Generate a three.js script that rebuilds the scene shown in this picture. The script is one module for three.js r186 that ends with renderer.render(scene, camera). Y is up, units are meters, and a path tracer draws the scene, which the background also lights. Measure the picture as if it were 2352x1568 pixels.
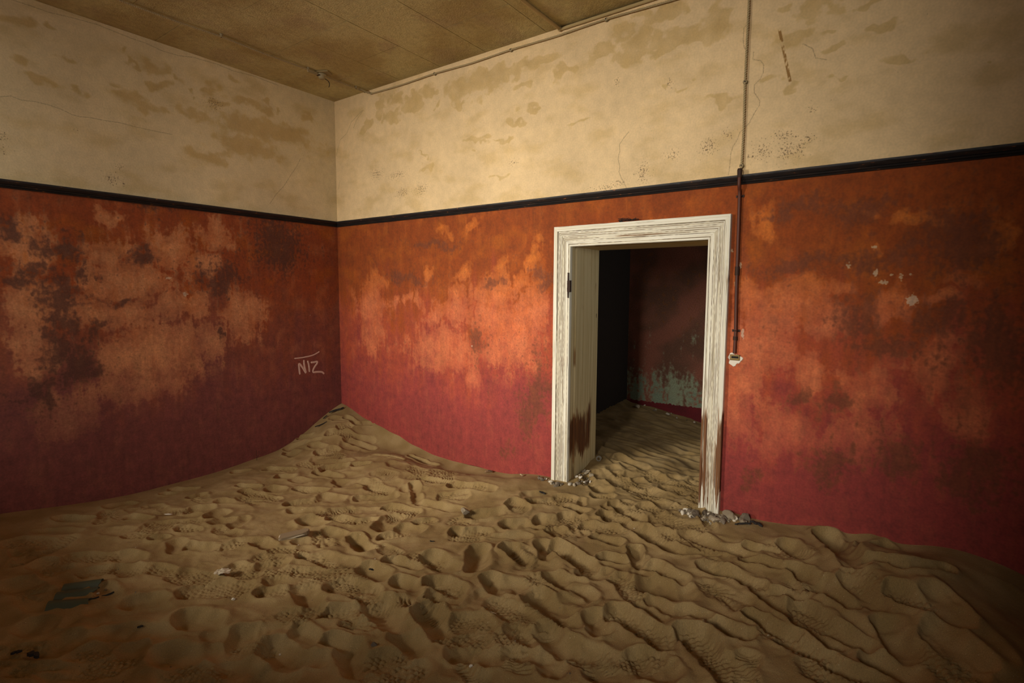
import * as THREE from 'three';
import { mergeGeometries, mergeVertices, toCreasedNormals } from 'three/addons/utils/BufferGeometryUtils.js';
import { RoundedBoxGeometry } from 'three/addons/geometries/RoundedBoxGeometry.js';
import { RectAreaLightUniformsLib } from 'three/addons/lights/RectAreaLightUniformsLib.js';

// ---------------------------------------------------------------- camera, light, exposure
const scene = new THREE.Scene();
const camera = new THREE.PerspectiveCamera(64.776, 2352 / 1568, 0.05, 100);
camera.position.set(4.56, 1.5, 3.36);
camera.rotation.order = 'YXZ';
camera.rotation.set(-0.0916, 0.62528, 0.00557);
scene.add(camera);

scene.background = new THREE.Color(0.50, 0.58, 0.70).multiplyScalar(0.6);   // pale desert sky outside the openings
RectAreaLightUniformsLib.init();
function areaLight(color, intensity, w, h, position, target) {
  const l = new THREE.RectAreaLight(new THREE.Color(...color), intensity, w, h);
  l.position.set(...position); l.lookAt(...target); scene.add(l); return l;
}
areaLight([1.0, 0.95, 0.84], 124, 2.15, 2.1, [0.35, 2.9, 7.6], [0.35, 2.9, 0]);   // area light for the window behind the camera, cropped by added baffles
areaLight([1.0, 0.96, 0.88], 78, 1.0, 2.1, [4.2, 2.9, 7.6], [4.2, 2.9, 0]);       // added fill behind a made-up second opening, for door and right wall
areaLight([0.90, 0.97, 1.0], 31, 2.7, 2.2, [10.2, 1.75, 4.85], [0, 1.75, 4.85]);    // added cool fill from the right, lifts left wall and jamb
areaLight([0.95, 1.0, 0.96], 5, 0.8, 1.0, [5.15, 1.6, -1.6], [0, 1.6, -1.6]);     // added fill light for the inner room
const renderer = new THREE.WebGLRenderer({ antialias: true });
renderer.toneMapping = THREE.LinearToneMapping;
renderer.toneMappingExposure = 0.56;
renderer.shadowMap.enabled = true;

// ---------------------------------------------------------------- helpers
function rng(seed) { let s = seed >>> 0; return () => { s = (s + 0x6d2b79f5) >>> 0; let t = Math.imul(s ^ (s >>> 15), 1 | s); t = (t + Math.imul(t ^ (t >>> 7), 61 | t)) ^ t; return ((t ^ (t >>> 14)) >>> 0) / 4294967296; }; }
const smooth = (a, b, x) => { const t = Math.min(1, Math.max(0, (x - a) / (b - a))); return t * t * (3 - 2 * t); };
const clamp = (x, a = 0, b = 1) => Math.min(b, Math.max(a, x));
const lerp = (a, b, t) => a + (b - a) * t;
const mix3 = (a, b, t) => [a[0] + (b[0] - a[0]) * t, a[1] + (b[1] - a[1]) * t, a[2] + (b[2] - a[2]) * t];
function makeNoise(seed) {
  const r = rng(seed), p = new Uint8Array(512), g = new Float32Array(512);
  const a = [...Array(256).keys()]; for (let i = 255; i > 0; i--) { const j = Math.floor(r() * (i + 1)); [a[i], a[j]] = [a[j], a[i]]; }
  for (let i = 0; i < 512; i++) p[i] = a[i & 255];
  for (let i = 0; i < 256; i++) { const t = r() * Math.PI * 2; g[2 * i] = Math.cos(t); g[2 * i + 1] = Math.sin(t); }
  const n = (x, y) => {
    const X = Math.floor(x), Y = Math.floor(y), fx = x - X, fy = y - Y;
    const u = fx * fx * fx * (fx * (fx * 6 - 15) + 10), v = fy * fy * fy * (fy * (fy * 6 - 15) + 10);
    const xi = X & 255, yi = Y & 255;
    const a00 = p[p[xi] + yi] * 2, a10 = p[p[xi + 1] + yi] * 2, a01 = p[p[xi] + yi + 1] * 2, a11 = p[p[xi + 1] + yi + 1] * 2;
    const d00 = g[a00] * fx + g[a00 + 1] * fy, d10 = g[a10] * (fx - 1) + g[a10 + 1] * fy;
    const d01 = g[a01] * fx + g[a01 + 1] * (fy - 1), d11 = g[a11] * (fx - 1) + g[a11 + 1] * (fy - 1);
    return 1.5 * (d00 + (d10 - d00) * u + (d01 - d00) * v + (d00 - d10 - d01 + d11) * u * v);
  };
  const fbm = (x, y, o = 4, gain = 0.5) => { let s = 0, A = 1, q = 0; for (let i = 0; i < o; i++) { s += A * n(x, y); q += A; A *= gain; x = x * 2.03 + 17.1; y = y * 2.03 + 5.7; } return s / q * 1.4; };
  return { n, fbm };
}
const used = {};
const numbered = (name) => { const k = used[name] = (used[name] ?? -1) + 1; return k ? name + '_' + String(k).padStart(3, '0') : name; };
function tag(o, label, category, group, kind) {
  if (label) o.userData.label = label;
  if (category) o.userData.category = category;
  if (group) o.userData.group = group;
  if (kind) o.userData.kind = kind;
  return o;
}
function obj(name, geo, material, parent = scene) {
  const m = new THREE.Mesh(Array.isArray(geo) ? mergeGeometries(geo.map((g) => (g.index ? g.toNonIndexed() : g))) : geo, material);
  m.name = parent === scene ? numbered(name) : name; m.castShadow = m.receiveShadow = true; parent.add(m); return m;
}
function thing(name, [x, y, z] = [0, 0, 0], turn = 0) { const g = new THREE.Group(); g.name = numbered(name); g.position.set(x, y, z); g.rotation.y = turn; scene.add(g); return g; }
function box(x0, y0, z0, x1, y1, z1) { return new THREE.BoxGeometry(x1 - x0, y1 - y0, z1 - z0).translate((x0 + x1) / 2, (y0 + y1) / 2, (z0 + z1) / 2); }
function uvBy(geo, f) { const p = geo.attributes.position, u = new Float32Array(p.count * 2); for (let i = 0; i < p.count; i++) { const [a, b] = f(p.getX(i), p.getY(i), p.getZ(i)); u[2 * i] = a; u[2 * i + 1] = b; } geo.setAttribute('uv', new THREE.BufferAttribute(u, 2)); return geo; }
function bytes(w, h, fill, srgb = true, wrap = THREE.MirroredRepeatWrapping) {
  const d = new Uint8Array(w * h * 4);
  for (let j = 0; j < h; j++) for (let i = 0; i < w; i++) { const c = fill(i, j), k = (j * w + i) * 4; d[k] = clamp(c[0], 0, 255); d[k + 1] = clamp(c[1], 0, 255); d[k + 2] = clamp(c[2], 0, 255); d[k + 3] = 255; }
  const t = new THREE.DataTexture(d, w, h); t.magFilter = THREE.LinearFilter; t.minFilter = THREE.LinearMipmapLinearFilter; t.wrapS = t.wrapT = wrap;
  if (srgb) t.colorSpace = THREE.SRGBColorSpace; t.needsUpdate = true; return t;
}
// soft ellipses laid down on a coarse grid in metres: a map of where a wall is stained, worn or chipped
function stainMap(w, h, x0, y0, res, blobs) {
  const W = Math.ceil(w / res) + 2, H = Math.ceil(h / res) + 2, f = new Float32Array(W * H);
  for (const [cx, cy, rx, ry, s = 1] of blobs) {
    const i0 = Math.max(0, Math.floor((cx - 2.4 * rx - x0) / res)), i1 = Math.min(W - 1, Math.ceil((cx + 2.4 * rx - x0) / res));
    const j0 = Math.max(0, Math.floor((cy - 2.4 * ry - y0) / res)), j1 = Math.min(H - 1, Math.ceil((cy + 2.4 * ry - y0) / res));
    for (let j = j0; j <= j1; j++) for (let i = i0; i <= i1; i++) { const a = (x0 + i * res - cx) / rx, b = (y0 + j * res - cy) / ry, k = j * W + i; f[k] = Math.max(f[k], s * Math.exp(-0.7 * (a * a + b * b))); }
  }
  return (x, y) => { const a = clamp((x - x0) / res, 0, W - 1.001), b = clamp((y - y0) / res, 0, H - 1.001), i = Math.floor(a), j = Math.floor(b), u = a - i, v = b - j, k = j * W + i; return (f[k] * (1 - u) + f[k + 1] * u) * (1 - v) + (f[k + W] * (1 - u) + f[k + W + 1] * u) * v; };
}
// thin crack lines drawn into a coverage map of a wall texture
function crackMap(W, H, toPixel, lines, seed, width = 1.0) {
  const f = new Float32Array(W * H), r = rng(seed);
  for (const line of lines) for (let s = 0; s + 1 < line.length; s++) {
    const [ax, ay] = toPixel(...line[s]), [bx, by] = toPixel(...line[s + 1]), n = Math.ceil(Math.hypot(bx - ax, by - ay) * 1.5) + 1;
    for (let k = 0; k < n; k++) {
      const t = k / n, x = ax + (bx - ax) * t + (r() - 0.5) * 1.1, y = ay + (by - ay) * t + (r() - 0.5) * 1.1, w = width * (0.35 + r() * 0.75);
      for (let j = Math.floor(y - 1); j <= y + 2; j++) for (let i = Math.floor(x - 1); i <= x + 2; i++) if (i >= 0 && j >= 0 && i < W && j < H) { const d = Math.hypot(i - x, j - y), c = clamp(w + 0.5 - d); f[j * W + i] = Math.max(f[j * W + i], c * 0.9); }
    }
  }
  return f;
}
const N1 = makeNoise(11), N2 = makeNoise(23), N3 = makeNoise(37), N4 = makeNoise(51);
const CEIL = 3.322, RAIL0 = 2.126, RAIL1 = 2.177, FLOOR = -0.45;
const std = (name, o) => { const m = new THREE.MeshStandardMaterial({ roughness: 0.9, ...o }); m.name = name; return m; };

// ---------------------------------------------------------------- measurements, in metres
// footprints: heel x, heel z, toe x, toe z, half width and depth in centimetres, kind of tread; sand levels: x, z, height; stains: x or z, height, two radii
const footprintsLeft = [
  [.29, 2.34, .38, 2.26, 6, 5, 0], [.22, 2.05, .21, 1.97, 6, 4, 0], [.54, 2.06, .64, 2.00, 5, 4, 0], [.71, 1.74, .76, 1.67, 6, 4.5, 0], [.94, 1.72, .92, 1.65, 6, 4.5, 0], [1.04, 1.72, 1.08, 1.70, 5, 3, 0],
  [1.01, 2.09, 1.02, 2.06, 4, 4, 0], [.14, 1.63, .24, 1.56, 5, 3, 0], [.44, 1.63, .44, 1.58, 5, 4, 0], [.17, 1.72, .22, 1.69, 4, 3, 0], [1.27, 2.00, 1.42, 1.91, 6, 4, 0], [1.42, 1.88, 1.45, 1.82, 5, 3, 1],
  [1.10, 2.29, 1.19, 2.26, 7, 4, 0], [1.25, 2.34, 1.34, 2.32, 7, 4, 0], [1.66, 2.42, 1.70, 2.35, 7, 5, 0], [1.99, 2.32, 2.08, 2.28, 8, 5, 0], [1.80, 2.59, 1.87, 2.54, 6, 3, 0], [1.89, 2.52, 1.93, 2.50, 6, 3, 0],
  [2.29, 2.23, 2.40, 2.30, 7, 5, 0], [2.17, 2.49, 2.27, 2.45, 8, 5, 0], [2.01, 2.56, 2.07, 2.56, 6, 3, 0], [1.75, 2.79, 1.80, 2.75, 6, 3, 0], [1.74, 2.71, 1.77, 2.69, 7, 4, 0], [1.89, 2.70, 1.95, 2.67, 6, 2, 1],
  [2.43, 2.36, 2.53, 2.32, 7, 4, 0], [2.19, 2.31, 2.28, 2.29, 5, 2.5, 0], [1.77, 2.19, 1.90, 2.06, 9, 3.5, 1], [.91, 2.46, 1.06, 2.34, 6, 2.5, 1], [.88, 2.58, 1.00, 2.55, 7, 3, 1], [1.17, 2.45, 1.23, 2.39, 6, 3, 1],
  [.77, 2.65, .66, 2.42, 6, 1.5, 3], [1.02, 2.72, 1.14, 2.69, 8, 3, 0], [1.19, 2.70, 1.34, 2.68, 8, 3, 0], [1.58, 2.17, 1.66, 2.13, 9, 2.5, 1], [1.72, 1.97, 1.82, 1.93, 7, 3, 1], [2.02, 2.73, 2.09, 2.67, 7, 2, 1],
  [2.04, 2.64, 2.09, 2.59, 6, 2, 1], [2.34, 2.51, 2.44, 2.44, 9, 3, 1], [.51, 2.61, .62, 2.52, 7, 2, 1], [.50, 2.20, .54, 2.09, 5, 2, 1], [.86, 2.16, .91, 2.10, 6, 2.5, 1], [.77, 2.00, .94, 1.82, 5, 2, 1],
  [1.39, 2.23, 1.46, 2.21, 6, 3, 1], [2.28, 2.36, 2.42, 2.35, 6, 3, 0], [.37, 2.01, .51, 1.93, 4, 2, 0], [.98, 1.93, 1.06, 1.89, 5, 3, 1], [1.50, 2.77, 1.54, 2.75, 7, 3, 0], [1.65, 2.86, 1.72, 2.80, 6, 2, 1],
  [1.19, 1.71, 1.13, 1.62, 5, 3, 0], [1.45, 1.78, 1.50, 1.71, 5, 2.5, 0], [.17, .70, .29, .71, 5, 4, 0], [.48, .58, .54, .49, 6, 4, 1], [.76, .71, .85, .64, 7, 5, 2], [.10, .63, .18, .57, 6, 4, 0],
  [.77, .81, .98, .78, 5, 4, 0], [1.09, .83, 1.19, .79, 7, 3.5, 0], [.94, .57, 1.02, .53, 5, 4, 1], [1.26, .76, 1.36, .75, 5, 4, 0], [1.39, .78, 1.55, .76, 6, 5, 0], [1.46, .94, 1.53, .88, 5, 3.5, 0],
  [1.55, .87, 1.65, .79, 5, 3.5, 0], [.60, 1.02, .65, .98, 6, 4.5, 0], [.73, 1.00, .83, .96, 5, 2.5, 0], [.76, 1.22, .82, 1.18, 6, 4.5, 0], [.52, 1.33, .64, 1.26, 4, 4, 0], [.14, 1.17, .19, 1.11, 4, 2.5, 0],
  [.32, .98, .52, .90, 4, 3, 1], [.93, 1.09, 1.11, 1.01, 5, 3.5, 1], [1.24, 1.08, 1.34, 1.05, 7, 4, 0], [1.17, 1.28, 1.24, 1.17, 7, 4, 2],
];
const footprintsMid = [
  [1.30, 1.35, 1.39, 1.27, 6, 3, 0], [1.50, 1.20, 1.55, 1.11, 6, 2.5, 3], [1.49, 1.39, 1.58, 1.36, 7, 5, 0], [1.60, 1.26, 1.70, 1.22, 6, 4, 1], [1.76, 1.20, 1.80, 1.13, 5, 3.5, 1], [1.95, 1.14, 1.92, .99, 8, 5, 0],
  [2.10, 1.10, 2.17, 1.06, 7, 4, 0], [2.11, .98, 2.16, .93, 5, 3.5, 1], [1.74, 1.40, 1.83, 1.37, 6, 4, 0], [1.93, 1.35, 2.11, 1.40, 6, 6, 0], [2.08, 1.22, 2.13, 1.15, 6, 4, 1], [1.53, 1.73, 1.62, 1.73, 6, 4, 0],
  [1.43, 1.88, 1.44, 1.82, 6, 4, 1], [1.06, 1.74, 1.08, 1.70, 6, 4, 0], [1.67, .52, 1.92, .48, 4, 3, 1], [1.97, .50, 2.16, .45, 4, 3.5, 0], [1.67, .61, 1.88, .77, 4, 4, 0], [2.42, .97, 2.52, .94, 5, 4.5, 0],
  [1.89, 1.67, 1.92, 1.63, 5, 4, 1], [1.80, 1.86, 1.86, 1.80, 6, 4, 0], [2.47, 1.26, 2.65, 1.27, 7, 5, 0], [2.32, 1.41, 2.48, 1.37, 5, 4.5, 0], [2.28, 1.55, 2.40, 1.55, 7, 5, 0], [2.03, 1.79, 2.19, 1.70, 6, 3, 1],
  [1.99, 1.91, 2.10, 1.82, 6, 4, 0], [2.06, 1.99, 2.11, 1.95, 6, 4, 1], [2.30, 1.73, 2.45, 1.69, 9, 5, 2], [2.68, 1.44, 2.83, 1.43, 6, 5, 0], [2.17, 1.86, 2.30, 1.90, 8, 5, 0], [2.53, 1.53, 2.61, 1.53, 6, 3.5, 0],
  [2.61, 1.70, 2.68, 1.66, 6, 3, 3], [2.78, 1.53, 2.87, 1.49, 6, 4, 0], [2.46, 1.73, 2.55, 1.72, 6, 4, 1], [.71, 1.57, .86, 1.46, 5, 3, 0], [.66, 1.36, .97, 1.30, 5, 2.5, 1], [1.61, 1.09, 1.71, 1.00, 6, 2.5, 0],
  [.60, .69, .81, .54, 5, 3, 0], [1.75, .92, 1.98, .89, 5, 3.5, 1], [1.92, .78, 2.21, .73, 5, 3, 0], [1.76, 1.98, 1.84, 1.94, 6, 3, 1], [1.71, 1.58, 1.80, 1.52, 5, 2.5, 0], [1.96, 1.63, 2.18, 1.57, 7, 4, 0],
  [2.60, 1.75, 2.73, 1.77, 9, 6, 0], [2.84, 1.64, 2.99, 1.70, 8, 6, 0], [2.77, 1.81, 2.85, 1.79, 6, 3, 0], [2.30, 2.24, 2.40, 2.31, 8, 5, 0], [2.47, 2.19, 2.61, 2.19, 9, 6, 0], [2.62, 2.19, 2.71, 2.14, 5, 3, 0],
  [2.46, 2.07, 2.57, 2.08, 6, 4, 0], [2.64, 2.02, 2.74, 2.02, 5, 4, 0], [2.76, 2.02, 2.89, 2.09, 7, 4, 0], [2.90, 1.84, 2.99, 1.86, 7, 4, 0], [3.02, 1.61, 3.07, 1.56, 7, 4, 1], [3.14, 1.77, 3.22, 1.73, 6, 4, 0],
  [2.92, 2.00, 2.99, 1.96, 7, 3, 1], [3.04, 2.00, 3.08, 1.96, 7, 3, 1], [2.46, 1.90, 2.55, 1.84, 6, 4, 1], [2.39, 1.96, 2.46, 1.91, 6, 2.5, 1], [2.34, 2.16, 2.41, 2.10, 6, 3, 0], [2.61, 2.32, 2.68, 2.29, 8, 4, 0],
  [2.61, 1.89, 2.70, 1.86, 6, 3, 0], [2.37, 2.27, 2.43, 2.22, 6, 2.5, 1], [2.99, 2.08, 3.05, 2.03, 6, 2, 1],
];
const footprintsRight = [
  [1.97, .50, 2.18, .44, 5, 4, 1], [2.17, .45, 2.26, .43, 5, 3.5, 0], [2.52, .51, 2.61, .54, 6, 3.5, 3], [2.37, .75, 2.48, .66, 6, 6, 0], [2.65, .73, 2.70, .70, 7, 4, 0], [2.43, .97, 2.57, .88, 5, 4, 1],
  [2.63, .89, 2.82, .79, 4, 3, 0], [2.68, 1.07, 2.77, 1.20, 7, 5, 0], [2.80, .95, 2.95, 1.00, 6, 6, 0], [2.99, 1.04, 3.10, 1.00, 8, 3, 0], [3.02, .80, 3.29, .88, 6, 6, 1], [3.30, .95, 3.38, .91, 6, 5, 0],
  [2.94, .80, 3.04, .91, 5, 5, 0], [3.19, .59, 3.31, .58, 5, 5, 0], [3.11, .32, 3.23, .34, 6, 5, 1], [3.10, .16, 3.32, .28, 5, 5, 0], [2.92, .64, 3.00, .65, 7, 3.5, 1], [2.89, .46, 2.98, .44, 6, 3, 1],
  [2.78, .58, 2.90, .53, 6, 4, 0], [2.87, .34, 2.95, .33, 5, 4.5, 0], [2.87, -.03, 2.96, -.01, 5, 4.5, 0], [3.09, -.12, 3.18, -.10, 5, 4.5, 0], [3.22, -.12, 3.29, -.10, 5, 4, 0], [3.27, .10, 3.38, .14, 5, 3, 1],
  [3.43, .22, 3.57, .25, 8, 3, 1], [3.39, .41, 3.62, .52, 6, 6, 0], [3.64, .54, 3.80, .47, 4, 3, 0], [3.42, .61, 3.51, .73, 5, 5, 0], [3.57, .73, 3.75, .77, 5, 4.5, 0], [3.64, .88, 3.77, .89, 10, 6, 0],
  [3.47, .91, 3.61, 1.03, 6, 3, 1], [3.17, 1.06, 3.27, 1.10, 6, 5, 0], [3.33, 1.09, 3.43, 1.13, 5, 4.5, 0], [3.19, 1.25, 3.36, 1.28, 7, 6, 0], [2.90, 1.25, 3.00, 1.30, 6, 4.5, 0], [3.01, 1.24, 3.13, 1.24, 7, 4, 0],
  [2.69, 1.42, 2.82, 1.43, 7, 4, 1], [3.32, .75, 3.43, .73, 4, 4.5, 0], [2.62, .40, 2.75, .30, 6, 3.5, 1], [3.05, .49, 3.29, .45, 5, 4, 1], [3.62, .32, 3.92, .40, 5, 4.5, 0], [3.83, .61, 3.99, .62, 6, 4.5, 0],
  [2.57, 1.30, 2.66, 1.28, 6, 4.5, 0], [2.49, .63, 2.60, .56, 6, 3, 0], [3.46, .42, 3.60, .38, 6, 3, 1], [2.73, .68, 2.83, .66, 4, 3, 0], [2.74, .37, 2.79, .34, 5, 3.5, 1], [2.93, .09, 3.01, .07, 5, 3, 1],
  [2.99, -.30, 3.07, -.36, 5, 3, 0], [2.83, -.49, 3.00, -.47, 5, 3.5, 0], [3.21, -.37, 3.38, -.31, 5, 3, 0], [2.72, .26, 2.80, .23, 5, 3, 1], [2.74, -.11, 2.91, .02, 5, 4, 0], [3.28, .37, 3.37, .41, 5, 3, 0],
  [3.24, 1.09, 3.31, 1.06, 5, 3, 0], [3.54, .81, 3.59, .81, 5, 3, 0], [3.39, 1.46, 3.50, 1.53, 7, 6, 0], [3.50, 1.51, 3.70, 1.49, 7, 4, 0], [3.52, 1.27, 3.57, 1.33, 6, 4.5, 0], [3.59, 1.19, 3.84, 1.27, 7, 4.5, 1],
  [3.19, 1.28, 3.46, 1.36, 6, 5, 0], [3.93, 1.17, 4.13, 1.34, 8, 5, 1], [3.99, 1.04, 4.07, 1.07, 5, 6, 0], [3.83, 1.03, 3.93, 1.02, 5, 4, 0], [3.65, 1.08, 3.78, 1.11, 4, 4, 0], [3.69, 1.01, 3.82, 1.06, 5, 4, 0],
  [3.19, 1.73, 3.29, 1.73, 7, 5, 0], [3.33, 1.67, 3.42, 1.64, 6, 4, 0], [3.01, 1.60, 3.11, 1.59, 8, 4, 1], [3.09, 1.67, 3.18, 1.66, 7, 4, 1], [3.06, 1.42, 3.25, 1.44, 7, 3, 1], [3.28, 1.53, 3.36, 1.53, 7, 4, 0],
  [3.48, 1.61, 3.53, 1.66, 6, 4, 0], [3.70, 1.56, 3.79, 1.53, 7, 3.5, 0], [3.80, 1.42, 3.84, 1.40, 6, 4, 1], [3.83, 1.47, 3.91, 1.44, 7, 4, 0], [2.96, 1.70, 3.00, 1.69, 6, 4, 0], [3.77, 1.46, 3.79, 1.44, 6, 2.5, 1],
  [3.03, 1.74, 3.07, 1.73, 5, 3, 1], [3.32, 1.21, 3.43, 1.18, 4, 3, 0], [4.14, .25, 4.22, .34, 6, 5, 0], [4.31, .08, 4.45, .40, 7, 6, 0], [3.96, .32, 4.10, .32, 4, 4, 0], [3.87, .38, 3.98, .39, 6, 4.5, 0],
  [3.97, .45, 4.14, .47, 4, 4, 0], [4.20, .48, 4.32, .57, 5, 4.5, 0], [4.33, .58, 4.46, .68, 6, 6, 0], [3.90, .60, 4.09, .66, 5, 5, 1], [4.09, .69, 4.28, .67, 4, 4.5, 0], [4.10, .71, 4.26, .84, 5, 5, 0],
  [4.26, .84, 4.41, .96, 5, 5, 0], [4.27, .76, 4.38, .84, 6, 5.5, 1], [4.39, .85, 4.52, .90, 5, 5, 0], [4.09, .91, 4.28, .98, 4, 4.5, 0], [4.45, .54, 4.54, .64, 7, 5, 0], [4.50, .36, 4.62, .36, 4, 4, 0],
  [4.64, .38, 4.78, .29, 5, 4, 0], [4.62, .57, 4.71, .63, 6, 4, 1], [4.58, .76, 4.66, .90, 6, 5, 0], [4.56, .98, 4.67, 1.02, 7, 5, 0], [4.44, 1.09, 4.56, 1.10, 6, 5, 0], [4.75, .76, 4.85, .89, 7, 4, 0],
  [3.98, 1.04, 4.11, 1.07, 5, 5, 0], [4.43, .23, 4.57, .05, 4, 3.5, 0], [4.75, .53, 4.80, .66, 7, 4, 0], [4.75, .77, 4.83, .95, 6, 4, 0], [4.26, 1.02, 4.42, 1.06, 5, 3.5, 1], [.23, .12, .38, .11, 3, 3, 0],
  [.32, .37, .45, .26, 5, 4, 1], [.50, .30, .72, .22, 5, 4, 0], [.32, .26, .36, .19, 4, 2.5, 1], [.13, .65, .16, .54, 4, 3, 0], [.12, .69, .28, .71, 3, 3, 0], [.47, .59, .56, .54, 5, 3.5, 1],
  [.49, .23, .63, .14, 4, 3, 0], [1.15, .14, 1.43, .14, 4, 4, 0], [.04, .50, .14, .46, 4, 3, 0], [.91, .37, 1.07, .33, 3, 2.5, 0], [1.11, .32, 1.19, .30, 3, 3, 0], [.31, .55, .42, .52, 4, 3, 0],
  [.12, .20, .24, .16, 4, 2, 0], [.20, .53, .30, .48, 3, 2.5, 0], [.40, .08, .48, .01, 3, 2, 0],
];
const sandLevels = [
  [0, 0, 0.364], [0, 0.18, 0.288], [0, 0.425, 0.15], [0, 0.7, 0.045], [0, 0.94, 0.017], [0, 1.24, -0.011], [0, 1.58, -0.015], [0, 1.87, -0.012], [0, 2.14, 0.013], [0, 2.37, 0.047],
  [0, 2.58, 0.08], [0.11, 0, 0.341], [0.31, 0, 0.272], [0.45, 0, 0.24], [0.64, 0, 0.205], [0.85, 0, 0.164], [1.09, 0, 0.102], [1.36, 0, 0.06], [1.61, 0, 0.055], [1.81, 0, 0.06],
  [2.2, 0, 0.082], [2.5, 0, 0.117], [3.72, 0, 0.174], [3.84, 0, 0.167], [3.96, 0, 0.163], [4.08, 0, 0.173], [4.3, 0, 0.205], [4.5, 0, 0.23], [4.77, 0, 0.24], [5.08, 0, 0.2],
  [0.55, 0.3, 0.12], [0.82, 0.3, 0.067], [1.03, 0.25, 0.09], [1.33, 0.28, 0.083], [1.6, 0.3, 0.072], [1.86, 0.28, 0.088], [2.12, 0.22, 0.107], [2.38, 0.2, 0.125], [0.7, 0.13, 0.085], [1, 0.12, 0.055],
  [1.3, 0.13, 0.03], [1.6, 0.13, 0.025], [1.86, 0.12, 0.035], [2.15, 0.1, 0.06], [0.3, 0.3, 0.22], [0.6, 0.6, 0.06], [1, 0.7, 0.03], [1.6, 0.7, 0.03], [2.2, 0.6, 0.06], [2.6, 0.5, 0.08],
  [3.1, 0.15, 0.1], [3.1, -0.2, 0.14], [3.1, -0.4, 0.16], [2.7, -0.39, 0.2], [2.66, -0.07, 0.13], [2.2, -2.5, 0.22], [2.9, -2.5, 0.1], [2.05, -1.5, 0.2], [3, -1.5, 0.14], [3.6, -2.5, 0],
  [3.5, -1.2, 0.12], [2.1, -0.6, 0.22], [4.2, -1.5, 0.1], [3.6, 0.4, 0.1], [3.9, 0.5, 0.1], [4.3, 0.5, 0.16], [4.2, 0.9, 0.1], [4.6, 0.9, 0.12], [4.46, 0.19, 0.25], [4.2, 0.17, 0.18],
  [4.62, 0.19, 0.25], [4.8, 0.19, 0.25], [4.87, 0.4, 0.22], [4.95, 0.6, 0.2], [4.98, 0.85, 0.18], [5, 1.3, 0.12], [4.6, 0.08, 0.19], [4.4, 0.08, 0.17], [5.25, 0.4, 0.02], [5.3, 0.9, -0.02],
  [5.8, 0.5, 0], [5.2, 0.1, 0.12], [6.5, 1, 0], [1.5, 1.3, 0], [0.7, 1.4, 0], [0.7, 2.2, 0.02], [1.7, 2.2, 0], [2.5, 1.5, 0], [3.3, 1.2, 0.03], [3.2, 2, 0],
  [4.1, 1.6, 0.06], [4.5, 2.2, 0.03], [4.56, 3.36, 0], [2.5, 3.2, 0], [0.8, 3.2, 0.03], [0, 3.5, 0.1], [0, 5, 0.1], [3, 5, 0.05], [6, 5, 0.05], [6.5, 3, 0.02],
];
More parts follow.
